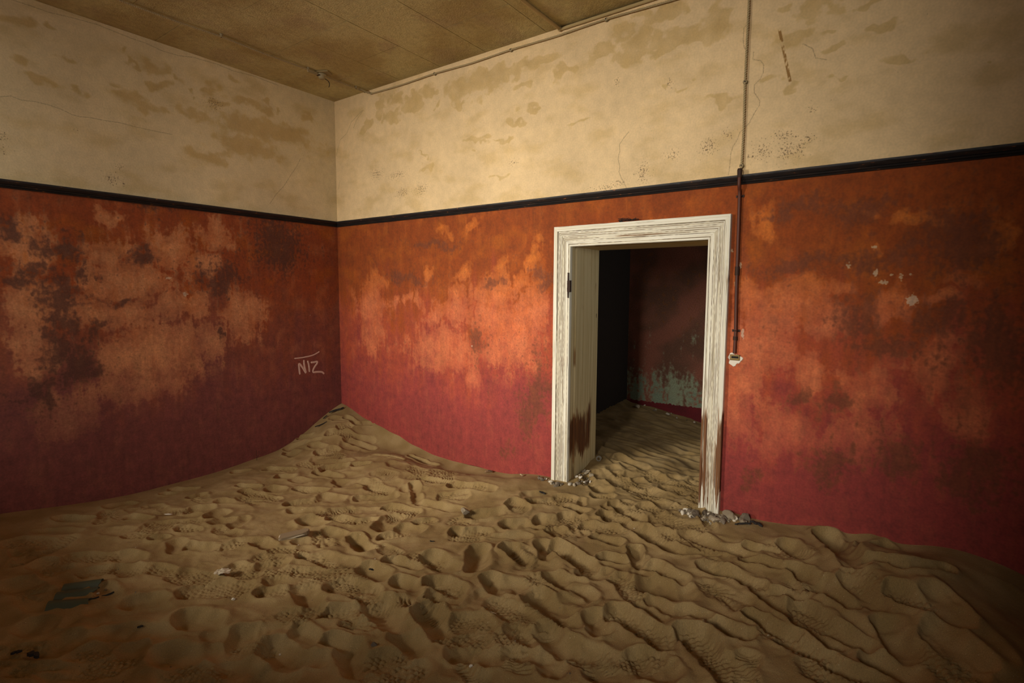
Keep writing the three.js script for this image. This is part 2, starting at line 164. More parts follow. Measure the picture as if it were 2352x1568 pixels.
const STAINS = {
  cream: [[.65, 3.14, .08, .12], [.83, 3.02, .15, .06], [1.04, 3.09, .13, .06], [.47, 3.03, .07, .05], [1.30, 3.14, .08, .06], [1.55, 3.11, .14, .08], [1.83, 3.10, .22, .11], [2.01, 3.15, .11, .07], [1.37, 3.02, .05, .02], [1.60, 3.01, .08, .02], [2.17, 3.14, .08, .06], [2.28, 3.15, .14, .05], [2.41, 3.16, .15, .05], [2.56, 3.03, .08, .06], [2.21, 3.02, .08, .03], [2.87, 3.09, .12, .06], [3.04, 3.01, .12, .06], [3.13, 3.10, .09, .08], [3.00, 3.18, .08, .05], [1.76, 2.68, .11, .03], [1.83, 2.64, .06, .02], [2.31, 2.83, .12, .03], [2.66, 2.66, .09, .02], [1.23, 2.55, .07, .04], [2.01, 2.38, .06, .02], [1.21, 2.66, .07, .01], [2.01, 2.65, .13, .02], [2.17, 2.75, .07, .02], [.89, 3.19, .06, .05], [1.13, 3.15, .05, .05], [3.26, 3.24, .15, .06], [3.36, 3.05, .19, .06], [3.59, 3.08, .09, .08], [3.27, 2.99, .10, .04], [3.45, 3.01, .18, .04], [3.63, 2.64, .07, .03], [4.08, 3.01, .13, .05], [4.20, 2.75, .04, .02], [4.42, 2.83, .08, .03], [4.51, 2.65, .09, .03], [4.01, 2.88, .08, .05], [3.95, 3.05, .05, .03], [4.31, 2.95, .07, .02], [4.83, 2.56, .02, .01], [4.22, 2.64, .04, .01], [3.99, 2.62, .05, .02], [3.42, 2.74, .06, .01], [3.28, 2.75, .04, .01], [3.86, 2.68, .07, .03], [4.19, 2.86, .04, .02]],
  creamLeft: [[2.33, 3.18, .09, .05], [2.16, 3.20, .04, .02], [2.23, 2.81, .09, .04], [2.09, 3.03, .05, .04], [1.74, 3.19, .04, .02], [1.69, 3.11, .02, .04], [1.53, 3.13, .11, .05], [1.55, 3.02, .08, .03], [1.41, 3.08, .06, .06], [1.85, 2.96, .06, .02], [1.70, 2.89, .12, .06], [1.60, 2.83, .12, .05], [1.11, 3.01, .07, .04], [1.17, 3.09, .07, .05], [.97, 3.22, .08, .04], [.90, 3.07, .12, .05], [.74, 3.05, .11, .06], [.69, 3.11, .07, .04], [.30, 3.08, .11, .05], [.81, 2.89, .43, .11], [.88, 2.71, .34, .10], [1.19, 2.56, .19, .06], [1.29, 2.87, .17, .05], [.57, 3.10, .04, .04], [2.03, 2.81, .05, .04], [2.27, 2.93, .06, .04], [1.29, 3.01, .02, .02], [.53, 2.89, .39, .13]],
  mold: [[3.16, 2.27, .04, .07], [2.90, 2.20, .10, .02], [3.00, 2.22, .06, .02], [.93, 2.37, .09, .04], [1.17, 2.37, .07, .05], [.88, 2.53, .11, .03], [2.97, 2.87, .02, .03], [2.12, 2.47, .06, .02], [.60, 2.57, .08, .04], [3.57, 2.37, .05, .05], [3.68, 2.42, .03, .03], [3.97, 2.37, .05, .03], [4.02, 2.36, .03, .02], [4.00, 2.28, .05, .05], [4.06, 2.29, .03, .05], [4.11, 2.49, .02, .02], [4.20, 2.51, .01, .01], [3.81, 2.28, .03, .02], [3.36, 2.35, .04, .03], [3.32, 2.79, .02, .03], [4.48, 2.60, .01, .01], [4.10, 2.33, .03, .03], [3.88, 2.30, .05, .05]],
  moldLeft: [[1.87, 2.28, .05, .04], [1.82, 2.37, .03, .02], [1.80, 2.26, .01, .03], [2.43, 2.45, .02, .04], [2.43, 2.35, .01, .04], [2.06, 2.58, .02, .01], [1.14, 2.99, .06, .04]],
  salmon: [[.48, 1.35, .17, .23], [.50, 1.12, .14, .19], [.84, 1.43, .05, .04], [1.00, 1.45, .05, .04], [1.12, 1.38, .05, .06], [1.25, 1.64, .07, .06], [1.30, 1.29, .13, .08], [1.52, 1.34, .20, .09], [1.60, 1.46, .10, .08], [2.04, 1.69, .07, .06], [1.97, 1.49, .18, .14], [2.33, 1.75, .06, .06], [2.37, 1.86, .04, .05], [1.61, 1.65, .07, .06], [1.43, 1.99, .06, .03], [2.23, 1.64, .06, .07], [1.91, 1.34, .18, .22], [1.75, .82, .08, .10], [2.34, 1.41, .10, .20], [2.15, 1.13, .24, .20], [1.37, 1.01, .34, .15], [.60, 1.58, .12, .08], [1.74, 2.02, .06, .06], [4.01, 1.44, .20, .11], [3.88, 1.42, .09, .10], [4.00, 1.51, .23, .05], [4.28, 1.53, .09, .04], [4.00, .73, .09, .16], [4.41, .74, .15, .10], [4.21, 1.01, .06, .08], [4.44, .99, .10, .12], [4.53, 1.46, .09, .07], [4.78, 1.56, .07, .03], [4.75, 1.46, .06, .04], [3.92, 1.89, .06, .08], [4.45, 1.74, .02, .02], [3.90, 1.18, .14, .18], [4.15, 1.08, .08, .07], [3.81, .92, .10, .26], [4.71, 1.17, .10, .13], [4.86, .93, .09, .13], [4.59, 1.88, .10, .03], [4.39, 1.91, .04, .02], [4.92, 1.73, .06, .08], [4.24, 1.35, .08, .09], [4.12, .70, .11, .12]],
  umber: [[4.39, 1.93, .16, .08], [4.56, 1.71, .15, .04], [4.39, 1.65, .18, .06], [4.38, 1.39, .11, .12], [4.54, 1.23, .16, .09], [4.31, .92, .06, .08], [4.09, .93, .07, .04], [4.27, .56, .12, .10], [4.12, 1.63, .18, .07], [4.76, 1.74, .14, .12], [4.95, 1.25, .12, .25], [4.70, 1.41, .10, .09], [4.57, .68, .09, .11], [3.89, .42, .07, .05], [2.40, .75, .08, .30], [2.28, .54, .12, .20], [2.11, .23, .08, .14], [1.80, 1.11, .07, .14], [1.33, 1.90, .29, .04], [.95, 1.61, .27, .05], [2.38, 1.60, .05, .10], [1.94, 1.60, .09, .05], [4.06, 1.96, .15, .04], [4.91, .66, .14, .17]],
  chips: [[4.44, 1.61, .01, .02], [4.48, 1.56, .02, .01], [4.55, 1.59, .01, .02], [4.51, 1.60, .01, .01], [4.60, 1.47, .02, .03], [4.32, 1.65, .01, .02], [4.43, 1.74, .01, .01], [3.78, 1.66, .01, .02], [3.76, 1.56, .01, .02], [4.59, 1.60, .01, .01], [3.81, 1.26, .01, .03], [1.73, 1.06, .01, .01], [4.98, .94, .01, .00], [3.73, 1.75, .01, .01]],
  salmonLeft: [[2.34, 1.43, .13, .17], [2.03, 1.35, .19, .10], [1.83, 1.56, .26, .13], [1.94, 1.76, .16, .09], [1.66, 1.03, .35, .21], [1.75, 1.33, .20, .08], [1.54, 1.59, .02, .02], [1.43, 1.47, .04, .03], [1.25, 1.11, .11, .15], [2.36, 1.79, .13, .14], [1.52, 1.82, .16, .13], [1.90, 2.00, .08, .04], [1.16, 1.95, .14, .09], [1.45, 1.39, .20, .10], [2.35, 1.15, .11, .17], [.97, 1.30, .15, .19], [1.75, .81, .30, .13], [2.20, .63, .17, .15], [1.27, 1.70, .14, .10]],
  umberLeft: [[2.19, 1.48, .11, .08], [2.19, 1.32, .05, .12], [2.27, 1.09, .07, .15], [2.15, 1.00, .10, .19], [2.04, .89, .08, .07], [2.41, 1.90, .08, .08], [1.21, 1.18, .02, .07], [2.23, 1.76, .10, .09], [2.37, 1.57, .09, .06], [2.05, 1.63, .07, .06], [1.70, 1.74, .07, .05], [1.17, 1.59, .14, .14], [1.54, 2.11, .15, .07], [.63, 1.92, .26, .23], [2.35, .83, .09, .12], [1.91, 1.42, .13, .02], [2.00, 1.21, .05, .09], [1.21, 1.59, .09, .09]],
};
const CRACKS = {
  back: [
  [[3.059, 2.538], [3.018, 2.497], [2.995, 2.467], [2.998, 2.424], [2.987, 2.377], [3.001, 2.327], [2.997, 2.289], [3.014, 2.249], [3.036, 2.217], [3.053, 2.177], [3.051, 2.11], [3.060, 2.012]],
  [[.425, 3.164], [.325, 3.094], [.279, 3.027]],
  [[.414, 3.166], [.248, 3.087], [.177, 2.996], [.073, 2.95], [.030, 2.864], [.009, 2.811]],
  [[.058, 2.576], [.032, 2.493]],
  [[3.764, 3.10], [3.774, 3.064], [3.764, 3.016], [3.743, 2.996], [3.742, 2.928], [3.752, 2.882], [3.774, 2.86]],
  [[3.800, 2.853], [3.799, 2.811], [3.839, 2.797], [3.857, 2.768], [3.856, 2.73], [3.844, 2.699], [3.812, 2.671], [3.814, 2.628], [3.845, 2.579], [3.843, 2.553], [3.819, 2.515], [3.795, 2.467], [3.746, 2.423], [3.731, 2.381], [3.710, 2.348], [3.699, 2.305], [3.697, 2.243], [3.691, 2.185]],
  [[4.049, 2.833], [4.096, 2.797], [4.113, 2.745], [4.165, 2.724]],
  ],
  left: [
  [[2.483, 2.651], [2.407, 2.682], [2.375, 2.694], [2.330, 2.683], [2.257, 2.692], [2.189, 2.69], [2.120, 2.678], [2.074, 2.661], [2.029, 2.658], [1.975, 2.667], [1.889, 2.669], [1.800, 2.676], [1.708, 2.672], [1.612, 2.671], [1.461, 2.674]],
  [[.383, 2.708], [.423, 2.633], [.486, 2.542], [.556, 2.437], [.638, 2.346], [.697, 2.26]],
  [[2.337, 3.277], [2.237, 3.278], [2.156, 3.275], [2.086, 3.284], [2.007, 3.292], [1.899, 3.30], [1.804, 3.292], [1.696, 3.284], [1.592, 3.283], [1.504, 3.267], [1.381, 3.272], [1.283, 3.296], [1.183, 3.30], [1.102, 3.304], [.970, 3.294], [.792, 3.308], [.575, 3.298]],
  ],
};
const GRAFFITI = [
  [[[.504, .872], [.467, .872], [.420, .873], [.361, .878], [.319, .884], [.282, .895], [.245, .912]], 0.0058],
  [[[.457, .723], [.461, .771], [.463, .808], [.460, .819], [.446, .806], [.421, .769], [.401, .735], [.392, .723], [.398, .753], [.406, .789], [.409, .816], [.410, .840]], 0.0092],
  [[[.369, .830], [.362, .808], [.357, .776], [.355, .735]], 0.0088],
  [[[.330, .817], [.312, .816], [.288, .818], [.270, .819], [.265, .812], [.273, .796], [.292, .777], [.308, .754], [.316, .736], [.315, .722], [.306, .719], [.279, .719], [.239, .715], [.214, .709], [.199, .695]], 0.0092],
];

// ---------------------------------------------------------------- painted plaster walls
const PALETTE = { cream: [226, 194, 146], creamStain: [196, 162, 104], mold: [82, 62, 42], crimson: [142, 53, 46], terracotta: [160, 68, 36], rust: [136, 60, 6], salmon: [192, 102, 62], umber: [106, 54, 30], ochre: [164, 84, 10], chip: [196, 186, 168], crack: [74, 58, 40] };
const LEFT_PALETTE = { cream: [220, 198, 154], creamStain: [192, 164, 108], crimson: [126, 68, 60], terracotta: [136, 72, 46], rust: [140, 64, 24], salmon: [200, 132, 86], umber: [78, 46, 34] };  // left-wall reds darkened: shade of the dim corner put into the paint
function plaster({ W, H, x0, y0, w, h, stain, mold, salmon, umber, chips, cracks, N, leftWall }) {
  const sMap = stainMap(w, h, x0, y0, 0.01, stain), mMap = stainMap(w, h, x0, y0, 0.01, mold);
  const aMap = stainMap(w, h, x0, y0, 0.01, salmon), uMap = stainMap(w, h, x0, y0, 0.01, umber), cMap = stainMap(w, h, x0, y0, 0.005, chips);
  const crack = crackMap(W, H, (x, y) => [(x - x0) / w * W, (y - y0) / h * H], cracks, 5 + W, 0.55);
  const P = leftWall ? { ...PALETTE, ...LEFT_PALETTE } : PALETTE;
  return bytes(W, H, (i, j) => {
    const x = x0 + (i + 0.5) / W * w, y = y0 + (j + 0.5) / H * h;
    const fine = N.n(x * 95, y * 95), mid = N.fbm(x * 16, y * 16, 3), broad = N1.fbm(x * 2.1 + 3, y * 2.1, 3);
    let c;
    if (y > (RAIL0 + RAIL1) / 2) {
      c = P.cream;
      const cloud = N2.fbm(x * 3.2, y * 6.5, 4);
      c = mix3(c, P.creamStain, 0.42 * smooth(-0.1, 0.75, cloud));
      const edge = sMap(x + 0.09 * N3.fbm(x * 6, y * 8, 3), y + 0.06 * N4.fbm(x * 6, y * 8, 3)) * 0.85 + 0.26 * mid + 0.22 * cloud;
      c = mix3(c, P.creamStain, (leftWall ? 0.72 : 0.82) * smooth(leftWall ? 0.30 : 0.36, leftWall ? 0.72 : 0.60, edge) * (0.75 + 0.25 * N3.n(x * 14, y * 14)));
      if (leftWall) c = mix3(c, [186, 150, 92], 0.35 * smooth(0.45, 0.8, edge));
      const m = mMap(x, y) * 0.46 + 0.42 * N3.n(x * 92, y * 92) + 0.46 * N4.n(x * 190, y * 190) - 0.04;
      if (mMap(x, y) > 0.05) c = mix3(c, P.mold, 0.68 * smooth(0.46, 0.66, m));
      const speck = N4.n(x * 120 + 9, y * 120); if (speck > 0.83) c = mix3(c, P.mold, 0.55 * smooth(0.83, 0.92, speck) * smooth(0.0, 0.5, N2.n(x * 2 + 8, y * 2)));
      if (!leftWall && x > 3.9 && x < 4.1) { // strip of old brown tape
        const t = clamp((2.942 - y) / 0.292), off = Math.abs(x - lerp(3.929, 3.997, t)); if (y < 2.942 && y > 2.650) c = mix3(c, [136, 96, 44], 0.85 * smooth(0.0085, 0.006, off) * smooth(-0.25, 0.1, N1.n(3, y * 16) + 0.5 * N3.n(x * 90, y * 40)));
      }
      const g = 1 + 0.045 * broad + 0.035 * mid + 0.03 * fine;
      c = [c[0] * g, c[1] * g, c[2] * g];
    } else {
      const streak = N2.fbm(x * 11, y * 1.3, 3), speckle = N3.fbm(x * 42, y * 34, 3);
      const lvl = y + 0.26 * broad + 0.24 * streak;
      c = mix3(P.crimson, P.terracotta, smooth(0.45, 1.35, lvl + 0.12 * mid));
      c = mix3(c, P.rust, smooth(1.12, 1.72, lvl + 0.1 * mid));
      c = mix3(c, P.ochre, 0.55 * smooth(0.1, 0.7, N4.fbm(x * 4 + 7, y * 4, 3)) * smooth(1.2, 1.7, y));
      const drip = N4.fbm(x * 26, y * 2.6, 3), mottle = N1.fbm(x * 7 + 4, y * 5.5, 4);
      const sa = 0.95 * aMap(x + 0.07 * N1.fbm(x * 6, y * 5, 3), y + 0.09 * N2.fbm(x * 6, y * 4, 3)) + 0.22 * speckle + 0.18 * drip + 0.16 * mottle;
      const pale = mix3(mix3(P.salmon, P.crimson, 0.55 * smooth(0.95, 0.5, y)), leftWall ? P.salmon : [188, 100, 34], smooth(1.35, 1.8, y));
      c = mix3(c, pale, 0.30 * smooth(-0.1, 0.8, mottle + 0.4 * drip));
      c = mix3(c, pale, 0.78 * smooth(0.20, 0.52, sa) * (0.7 + 0.3 * smooth(-0.4, 0.4, mottle)));
      c = mix3(c, [pale[0] * 1.08, pale[1] * 1.14, pale[2] * 1.15], 0.45 * smooth(0.62, 1.0, sa));
      const du = 0.8 * uMap(x + 0.12 * N3.fbm(x * 4, y * 4, 3), y + 0.11 * N4.fbm(x * 4, y * 4, 3)) + 0.36 * speckle + 0.28 * mid + 0.16 * drip - 0.18 * smooth(0.6, 0.25, y);
      c = mix3(c, P.umber, (leftWall ? 0.74 : 0.74) * smooth(0.16, 0.78, du));
      const far = leftWall ? 0 : 0.08 * smooth(3.95, 4.7, x + 0.3 * N1.fbm(x * 2, y * 2, 3)); // extra umber beyond the pipe stands in for light falling off
      const free = far + 0.36 * N1.fbm(x * 2.4 + 31, y * 2.0 + 9, 3) + 0.26 * speckle + 0.22 * drip;
      c = mix3(c, P.umber, 0.55 * smooth(0.10, 0.80, free) * smooth(0.15, 0.7, y));
      c = mix3(c, P.ochre, 0.35 * smooth(0.1, 0.6, -free + 0.3 * mottle) * smooth(1.3, 1.8, y));
      const pepper = N4.n(x * 170, y * 120) * 0.55 + N2.n(x * 75, y * 52) * 0.45 + 0.35 * speckle, where = leftWall ? 0.5 * smooth(-0.2, 0.5, mottle) : Math.max(0.45 * smooth(-0.1, 0.5, N1.n(x * 1.7 + 50, y * 1.7)), smooth(0.75, 0.25, Math.hypot((x - 2.2) / 0.75, (y - 1.0) / 1.0)));
      c = mix3(c, [82, 44, 32], 0.62 * smooth(0.30, 0.72, pepper) * where);
      const ch = cMap(x, y); if (ch > 0.03) c = mix3(c, P.chip, 0.6 * smooth(0.50, 0.70, ch + 0.4 * fine + 0.3 * mid));
      const g = 1 + 0.09 * mid + 0.07 * fine + 0.05 * broad + 0.05 * N2.n(x * 48, y * 48) + 0.035 * N1.fbm(x * 38, y * 4.5, 2);
      c = [c[0] * g, c[1] * g, c[2] * g];
    }
    const k = crack[j * W + i]; if (k > 0) c = mix3(c, y > RAIL1 ? P.crack : [206, 120, 70], k * (y > RAIL1 ? 0.62 : 0.5));
    return c;
  });
}
const plasterBump = bytes(512, 512, (i, j) => { const x = i / 512, y = j / 512, T = Math.PI * 2; // wraps by walking round two circles
  const a = N1.fbm(Math.cos(T * x) * 3 + 9 + Math.cos(T * y) * 2.1, Math.sin(T * x) * 3 + Math.sin(T * y) * 2.1, 4), b = N2.n(i / 3.7, j / 3.7), c = N3.n(i / 9, j / 9); const v = 128 + 46 * a + 22 * b + 34 * c; return [v, v, v]; }, false, THREE.RepeatWrapping);
const bumpFor = (rx, ry) => { const t = plasterBump.clone(); t.repeat.set(rx, ry); t.needsUpdate = true; return t; };

const BW = 5.3, LW = 2.8, Y0 = -0.2, HH = CEIL - Y0 + 0.01;
const backPaint = plaster({ W: 2048, H: 1364, x0: 0, y0: Y0, w: BW, h: HH, N: N2, stain: STAINS.cream, mold: STAINS.mold, salmon: STAINS.salmon, umber: STAINS.umber, chips: STAINS.chips, cracks: CRACKS.back });
const leftPaint = plaster({ W: 1080, H: 1364, x0: 0, y0: Y0, w: LW, h: HH, N: N3, stain: STAINS.creamLeft, mold: STAINS.moldLeft, salmon: STAINS.salmonLeft, umber: STAINS.umberLeft, chips: [[1.54, 1.59, 0.02, 0.01], [0.33, 1.27, 0.006, 0.006], [1.43, 1.47, 0.02, 0.02]], cracks: CRACKS.left, leftWall: true });
const backMat = std('painted_plaster_back', { map: backPaint, bumpMap: bumpFor(BW / 0.5, HH / 0.5), bumpScale: 0.0018, roughness: 0.88 });
const leftMat = std('painted_plaster_left', { map: leftPaint, bumpMap: bumpFor(LW / 0.5, HH / 0.5), bumpScale: 0.0018, roughness: 0.88 });
const wallUV = (w) => (x, y) => [x / w, (y - Y0) / HH];
function wall(name, boxes, mat, f) { return tag(obj(name, uvBy(mergeGeometries(boxes.map((b) => box(...b).toNonIndexed())), f), mat), null, null, null, 'structure'); }

const RX = 6.6, FZ = 4.2, DX0 = 2.64, DX1 = 3.612, DY = 1.85, WT = 0.40;
wall('wall_back', [[-0.35, FLOOR, -WT, DX0, CEIL, 0], [DX1, FLOOR, -WT, RX + 0.35, CEIL, 0], [DX0, DY, -WT, DX1, CEIL, 0]], backMat, wallUV(BW));
wall('wall_left', [[-0.35, FLOOR, 0, 0, CEIL, FZ]], leftMat, (x, y, z) => [z / LW, (y - Y0) / HH]);
const darkWallMat = std('low_bounce_dark_plaster', { color: 0x5a4431, bumpMap: bumpFor(1, 1), bumpScale: 0.004 });  // unseen walls kept dark to cut bounce light
wall('wall_right', [[RX, FLOOR, 0, RX + 0.35, CEIL, 2.65], [RX, FLOOR, 3.75, RX + 0.35, CEIL, FZ], [RX, FLOOR, 2.65, RX + 0.35, 1.1, 3.75], [RX, 2.4, 2.65, RX + 0.35, CEIL, 3.75]], darkWallMat, (x, y, z) => [z, y]);  // opening added for the side fill light
// wall behind the camera; right opening and outer baffles added to shape the light
const WX0 = 0.45, WX1 = 1.75, WY0 = 1.3, WY1 = 2.9, VX0 = 3.6, VX1 = 4.4, VZ = 7.7;
const solid = (xs, y0, y1, z0, z1) => xs.map(([a, b]) => [a, y0, z0, b, y1, z1]);
wall('wall_front', [...solid([[-0.35, WX0], [WX1, VX0], [VX1, RX + 0.35]], FLOOR, CEIL, FZ, FZ + 0.45), ...solid([[WX0, WX1], [VX0, VX1]], FLOOR, WY0, FZ, FZ + 0.45), ...solid([[WX0, WX1], [VX0, VX1]], WY1, CEIL, FZ, FZ + 0.45)], darkWallMat, (x, y) => [x, y]);
const baffleMat = std('baffle_plaster', { color: 0x4a3a2c });  // for the unseen enclosures added to crop the light
wall('added_baffle_roof', [[-2.8, 4.1, FZ + 0.45, 6.4, 4.25, VZ]], baffleMat, (x, y, z) => [x, z]);
wall('added_baffle_floor', [[-2.8, FLOOR - 0.2, FZ + 0.45, 6.4, 0.0, VZ]], baffleMat, (x, y, z) => [x, z]);
wall('added_baffle_left', [[-2.8, FLOOR, FZ + 0.45, -2.6, 4.25, VZ]], baffleMat, (x, y, z) => [z, y]);
wall('added_baffle_right', [[6.2, FLOOR, FZ + 0.45, 6.4, 4.25, VZ]], baffleMat, (x, y, z) => [z, y]);
wall('added_baffle_end', [[-2.8, 3.95, VZ - 0.1, 6.4, 4.25, VZ + 0.1], [-2.8, FLOOR, VZ - 0.1, 6.4, 1.8, VZ + 0.1], [-2.8, FLOOR, VZ - 0.1, -0.8, 4.1, VZ + 0.1], [1.45, FLOOR, VZ - 0.1, 3.65, 4.1, VZ + 0.1], [4.75, FLOOR, VZ - 0.1, 6.4, 4.1, VZ + 0.1], [-2.8, CEIL, FZ + 0.3, 6.4, 4.25, FZ + 0.45]], baffleMat, (x, y, z) => [x, y]);
// unseen baffle box beyond the right wall, added to shape the fill
wall('side_baffle_roof', [[RX + 0.35, 3.1, 1.8, 10.4, 3.25, 6.9]], baffleMat, (x, y, z) => [x, z]);
wall('side_baffle_floor', [[RX + 0.35, FLOOR - 0.2, 1.8, 10.4, 0.0, 6.9]], baffleMat, (x, y, z) => [x, z]);
wall('side_baffle_end', [[10.2, FLOOR, 1.8, 10.4, 3.1, 3.45], [10.2, FLOOR, 6.25, 10.4, 3.1, 6.9], [10.2, FLOOR, 3.45, 10.4, 0.6, 6.25], [10.2, 2.9, 3.45, 10.4, 3.1, 6.25], [RX + 0.35, FLOOR, 1.6, 10.4, 3.25, 1.8], [RX + 0.35, FLOOR, 6.9, 10.4, 3.25, 7.1]], baffleMat, (x, y, z) => [z, y]);

// ceiling: plastered boards with open joints, a slab above them
const ceilingPaint = bytes(1024, 1024, (i, j) => {
  const x = i / 1024 * 3.0, z = j / 1024 * 3.0;
  let c = mix3([190, 174, 122], [166, 144, 92], smooth(-0.4, 0.6, N1.fbm(x * 1.6, z * 1.6, 4)));
  c = mix3(c, [158, 132, 100], 0.35 * smooth(0.1, 0.6, N2.fbm(x * 3, z * 3, 3)));
  const g = 1 + 0.07 * N3.fbm(x * 30, z * 30, 3) + 0.05 * N4.n(x * 110, z * 110);
  return [c[0] * g, c[1] * g, c[2] * g];
});
const ceilingBump = bumpFor(5, 5);
const ceilingMat = std('ceiling_plaster', { map: ceilingPaint, bumpMap: ceilingBump, bumpScale: 0.006, roughness: 0.95 });
const ceilUV = (x, y, z) => [x / 3.0, z / 3.0];
const ceiling = tag(obj('ceiling', uvBy(box(-0.35, CEIL + 0.012, -WT, RX + 0.35, CEIL + 0.25, FZ + 0.5).toNonIndexed(), ceilUV), ceilingMat), null, null, null, 'structure');
{
  const r = rng(77), cols = [[0, 0.462, [0.62, 1.55, 2.6]], [0.462, 0.93, [0.30, 0.92, 1.85, 2.8]], [0.93, 1.405, [0.46, 0.92, 1.40, 2.3]], [1.405, 1.876, [0.92, 1.32, 2.2]], [1.876, 2.425, [0.46, 1.2, 2.1]], [2.425, 2.54, [1.4]], [2.54, 3.6, [1.0, 2.2]], [3.6, 4.7, [1.5]], [4.7, 5.7, [2.0]], [5.7, RX, [1.2]]];
  for (const [a, b, cuts] of cols) {
    const zs = [0, ...cuts, FZ];
    for (let k = 0; k + 1 < zs.length; k++) {
      const g = 0.0012 + 0.001 * r(), w = b - a - 2 * g, d = zs[k + 1] - zs[k] - 2 * g, dy = (r() - 0.5) * 0.0022;
      const geo = new THREE.BoxGeometry(w, 0.014, d, 12, 1, 12), p = geo.attributes.position;
      for (let i = 0; i < p.count; i++) { // boards sag a little and their edges are ragged
        const x = p.getX(i) + (a + b) / 2, z = p.getZ(i) + (zs[k] + zs[k + 1]) / 2, edge = Math.abs(Math.abs(p.getX(i)) - w / 2) < 1e-4 || Math.abs(Math.abs(p.getZ(i)) - d / 2) < 1e-4;
        p.setXYZ(i, x + (edge ? 0.0012 * N1.n(x * 23, z * 23) : 0), p.getY(i) + CEIL + 0.007 + dy + 0.0015 * N2.n(x * 3, z * 3), z + (edge ? 0.0012 * N3.n(x * 23, z * 23) : 0));
      }
      geo.computeVertexNormals();
      obj('panel', uvBy(geo, ceilUV), ceilingMat, ceiling);
    }
  }
}
tag(obj('floor', box(-0.35, FLOOR - 0.2, -3.0, RX + 0.35, FLOOR, FZ + 0.5), std('screed', { color: 0x6b5238 })), null, null, null, 'structure');

// picture rail: dark moulded timber with chipped paint
const railPaint = bytes(2048, 64, (i, j) => {
  const u = i / 2048 * 5.2, v = j / 64, n = N1.fbm(u * 9, v * 5, 3), m = N2.n(u * 34, v * 16);
  let c = mix3([24, 17, 15], [40, 27, 20], smooth(-0.3, 0.6, n));
  c = mix3(c, [150, 84, 36], 0.8 * smooth(0.52, 0.75, 0.7 * m + 0.5 * n + 0.12 * N3.n(u * 120, v * 30)));
  return c;
}, true, THREE.RepeatWrapping);
const railMat = std('chipped_dark_paint', { map: railPaint, roughness: 0.62 });
// [height, how far it stands out from the wall]
const railProfile = [[0, 0], [0, 0.010], [0.004, 0.013], [0.008, 0.010], [0.010, 0.007], [0.012, 0.012], [0.016, 0.015], [0.020, 0.013], [0.0215, 0.010], [0.023, 0.016], [0.030, 0.023], [0.038, 0.030], [0.042, 0.032], [0.050, 0.032], [0.051, 0.030], [0.051, 0]];
function rail(along, from, to, n) { // along 'x': on the back wall; 'z': on the left wall
  const P = [], U = [], I = [], m = railProfile.length; let acc = 0; const run = railProfile.map((p, i) => (acc += i ? Math.hypot(p[0] - railProfile[i - 1][0], p[1] - railProfile[i - 1][1]) : 0));
  for (let k = 0; k <= n; k++) for (let i = 0; i < m; i++) {
    const [h, d] = railProfile[i], s = Math.max(lerp(from, to, k / n), d), wob = 0.0012 * N1.n(s * 3, 4), chip = i > 8 && i < 15 ? -0.0035 * smooth(0.45, 0.8, N2.n(s * 16, i * 0.35)) : 0;
    P.push(...(along === 'x' ? [s, RAIL0 + h + wob, d + chip] : [d + chip, RAIL0 + h + wob, s])); U.push(s / 5.2, run[i] / acc);
  }
  for (let k = 0; k < n; k++) for (let i = 0; i + 1 < m; i++) { const a = k * m + i, b = a + m; along === 'x' ? I.push(a, b, a + 1, b, b + 1, a + 1) : I.push(a, a + 1, b, b, a + 1, b + 1); }
  const g = new THREE.BufferGeometry(); g.setAttribute('position', new THREE.Float32BufferAttribute(P, 3)); g.setAttribute('uv', new THREE.Float32BufferAttribute(U, 2)); g.setIndex(I);
  return toCreasedNormals(g, 0.5);
}
tag(obj('trim_1', rail('x', 0, RX, 420), railMat), null, null, null, 'structure');
tag(obj('trim_2', rail('z', 0, FZ, 360), railMat), null, null, null, 'structure');

// letters sprayed on the left wall: flat strokes of paint two millimetres thick
{
  const geos = [];
  for (const [pts, w] of GRAFFITI) {
    const curve = new THREE.CatmullRomCurve3(pts.map(([z, y]) => new THREE.Vector3(0, y, z)), false, 'catmullrom', 0.25), g = new THREE.TubeGeometry(curve, pts.length * 7, w, 10);
    for (const e of [0, 1]) { const q = curve.getPoint(e); geos.push(new THREE.SphereGeometry(w, 10, 8).scale(0.16, 1, 1).translate(0, q.y, q.z).toNonIndexed()); }
    geos.push(g.scale(0.16, 1, 1).toNonIndexed());
  }
  const g = obj('graffiti', mergeGeometries(geos), std('pink_white_spray', { color: 0xd9b9a4, roughness: 0.8 }), scene.getObjectByName('wall_left'));
  g.userData.label = 'pale hand-drawn letters NIZ under a curved stroke';
}

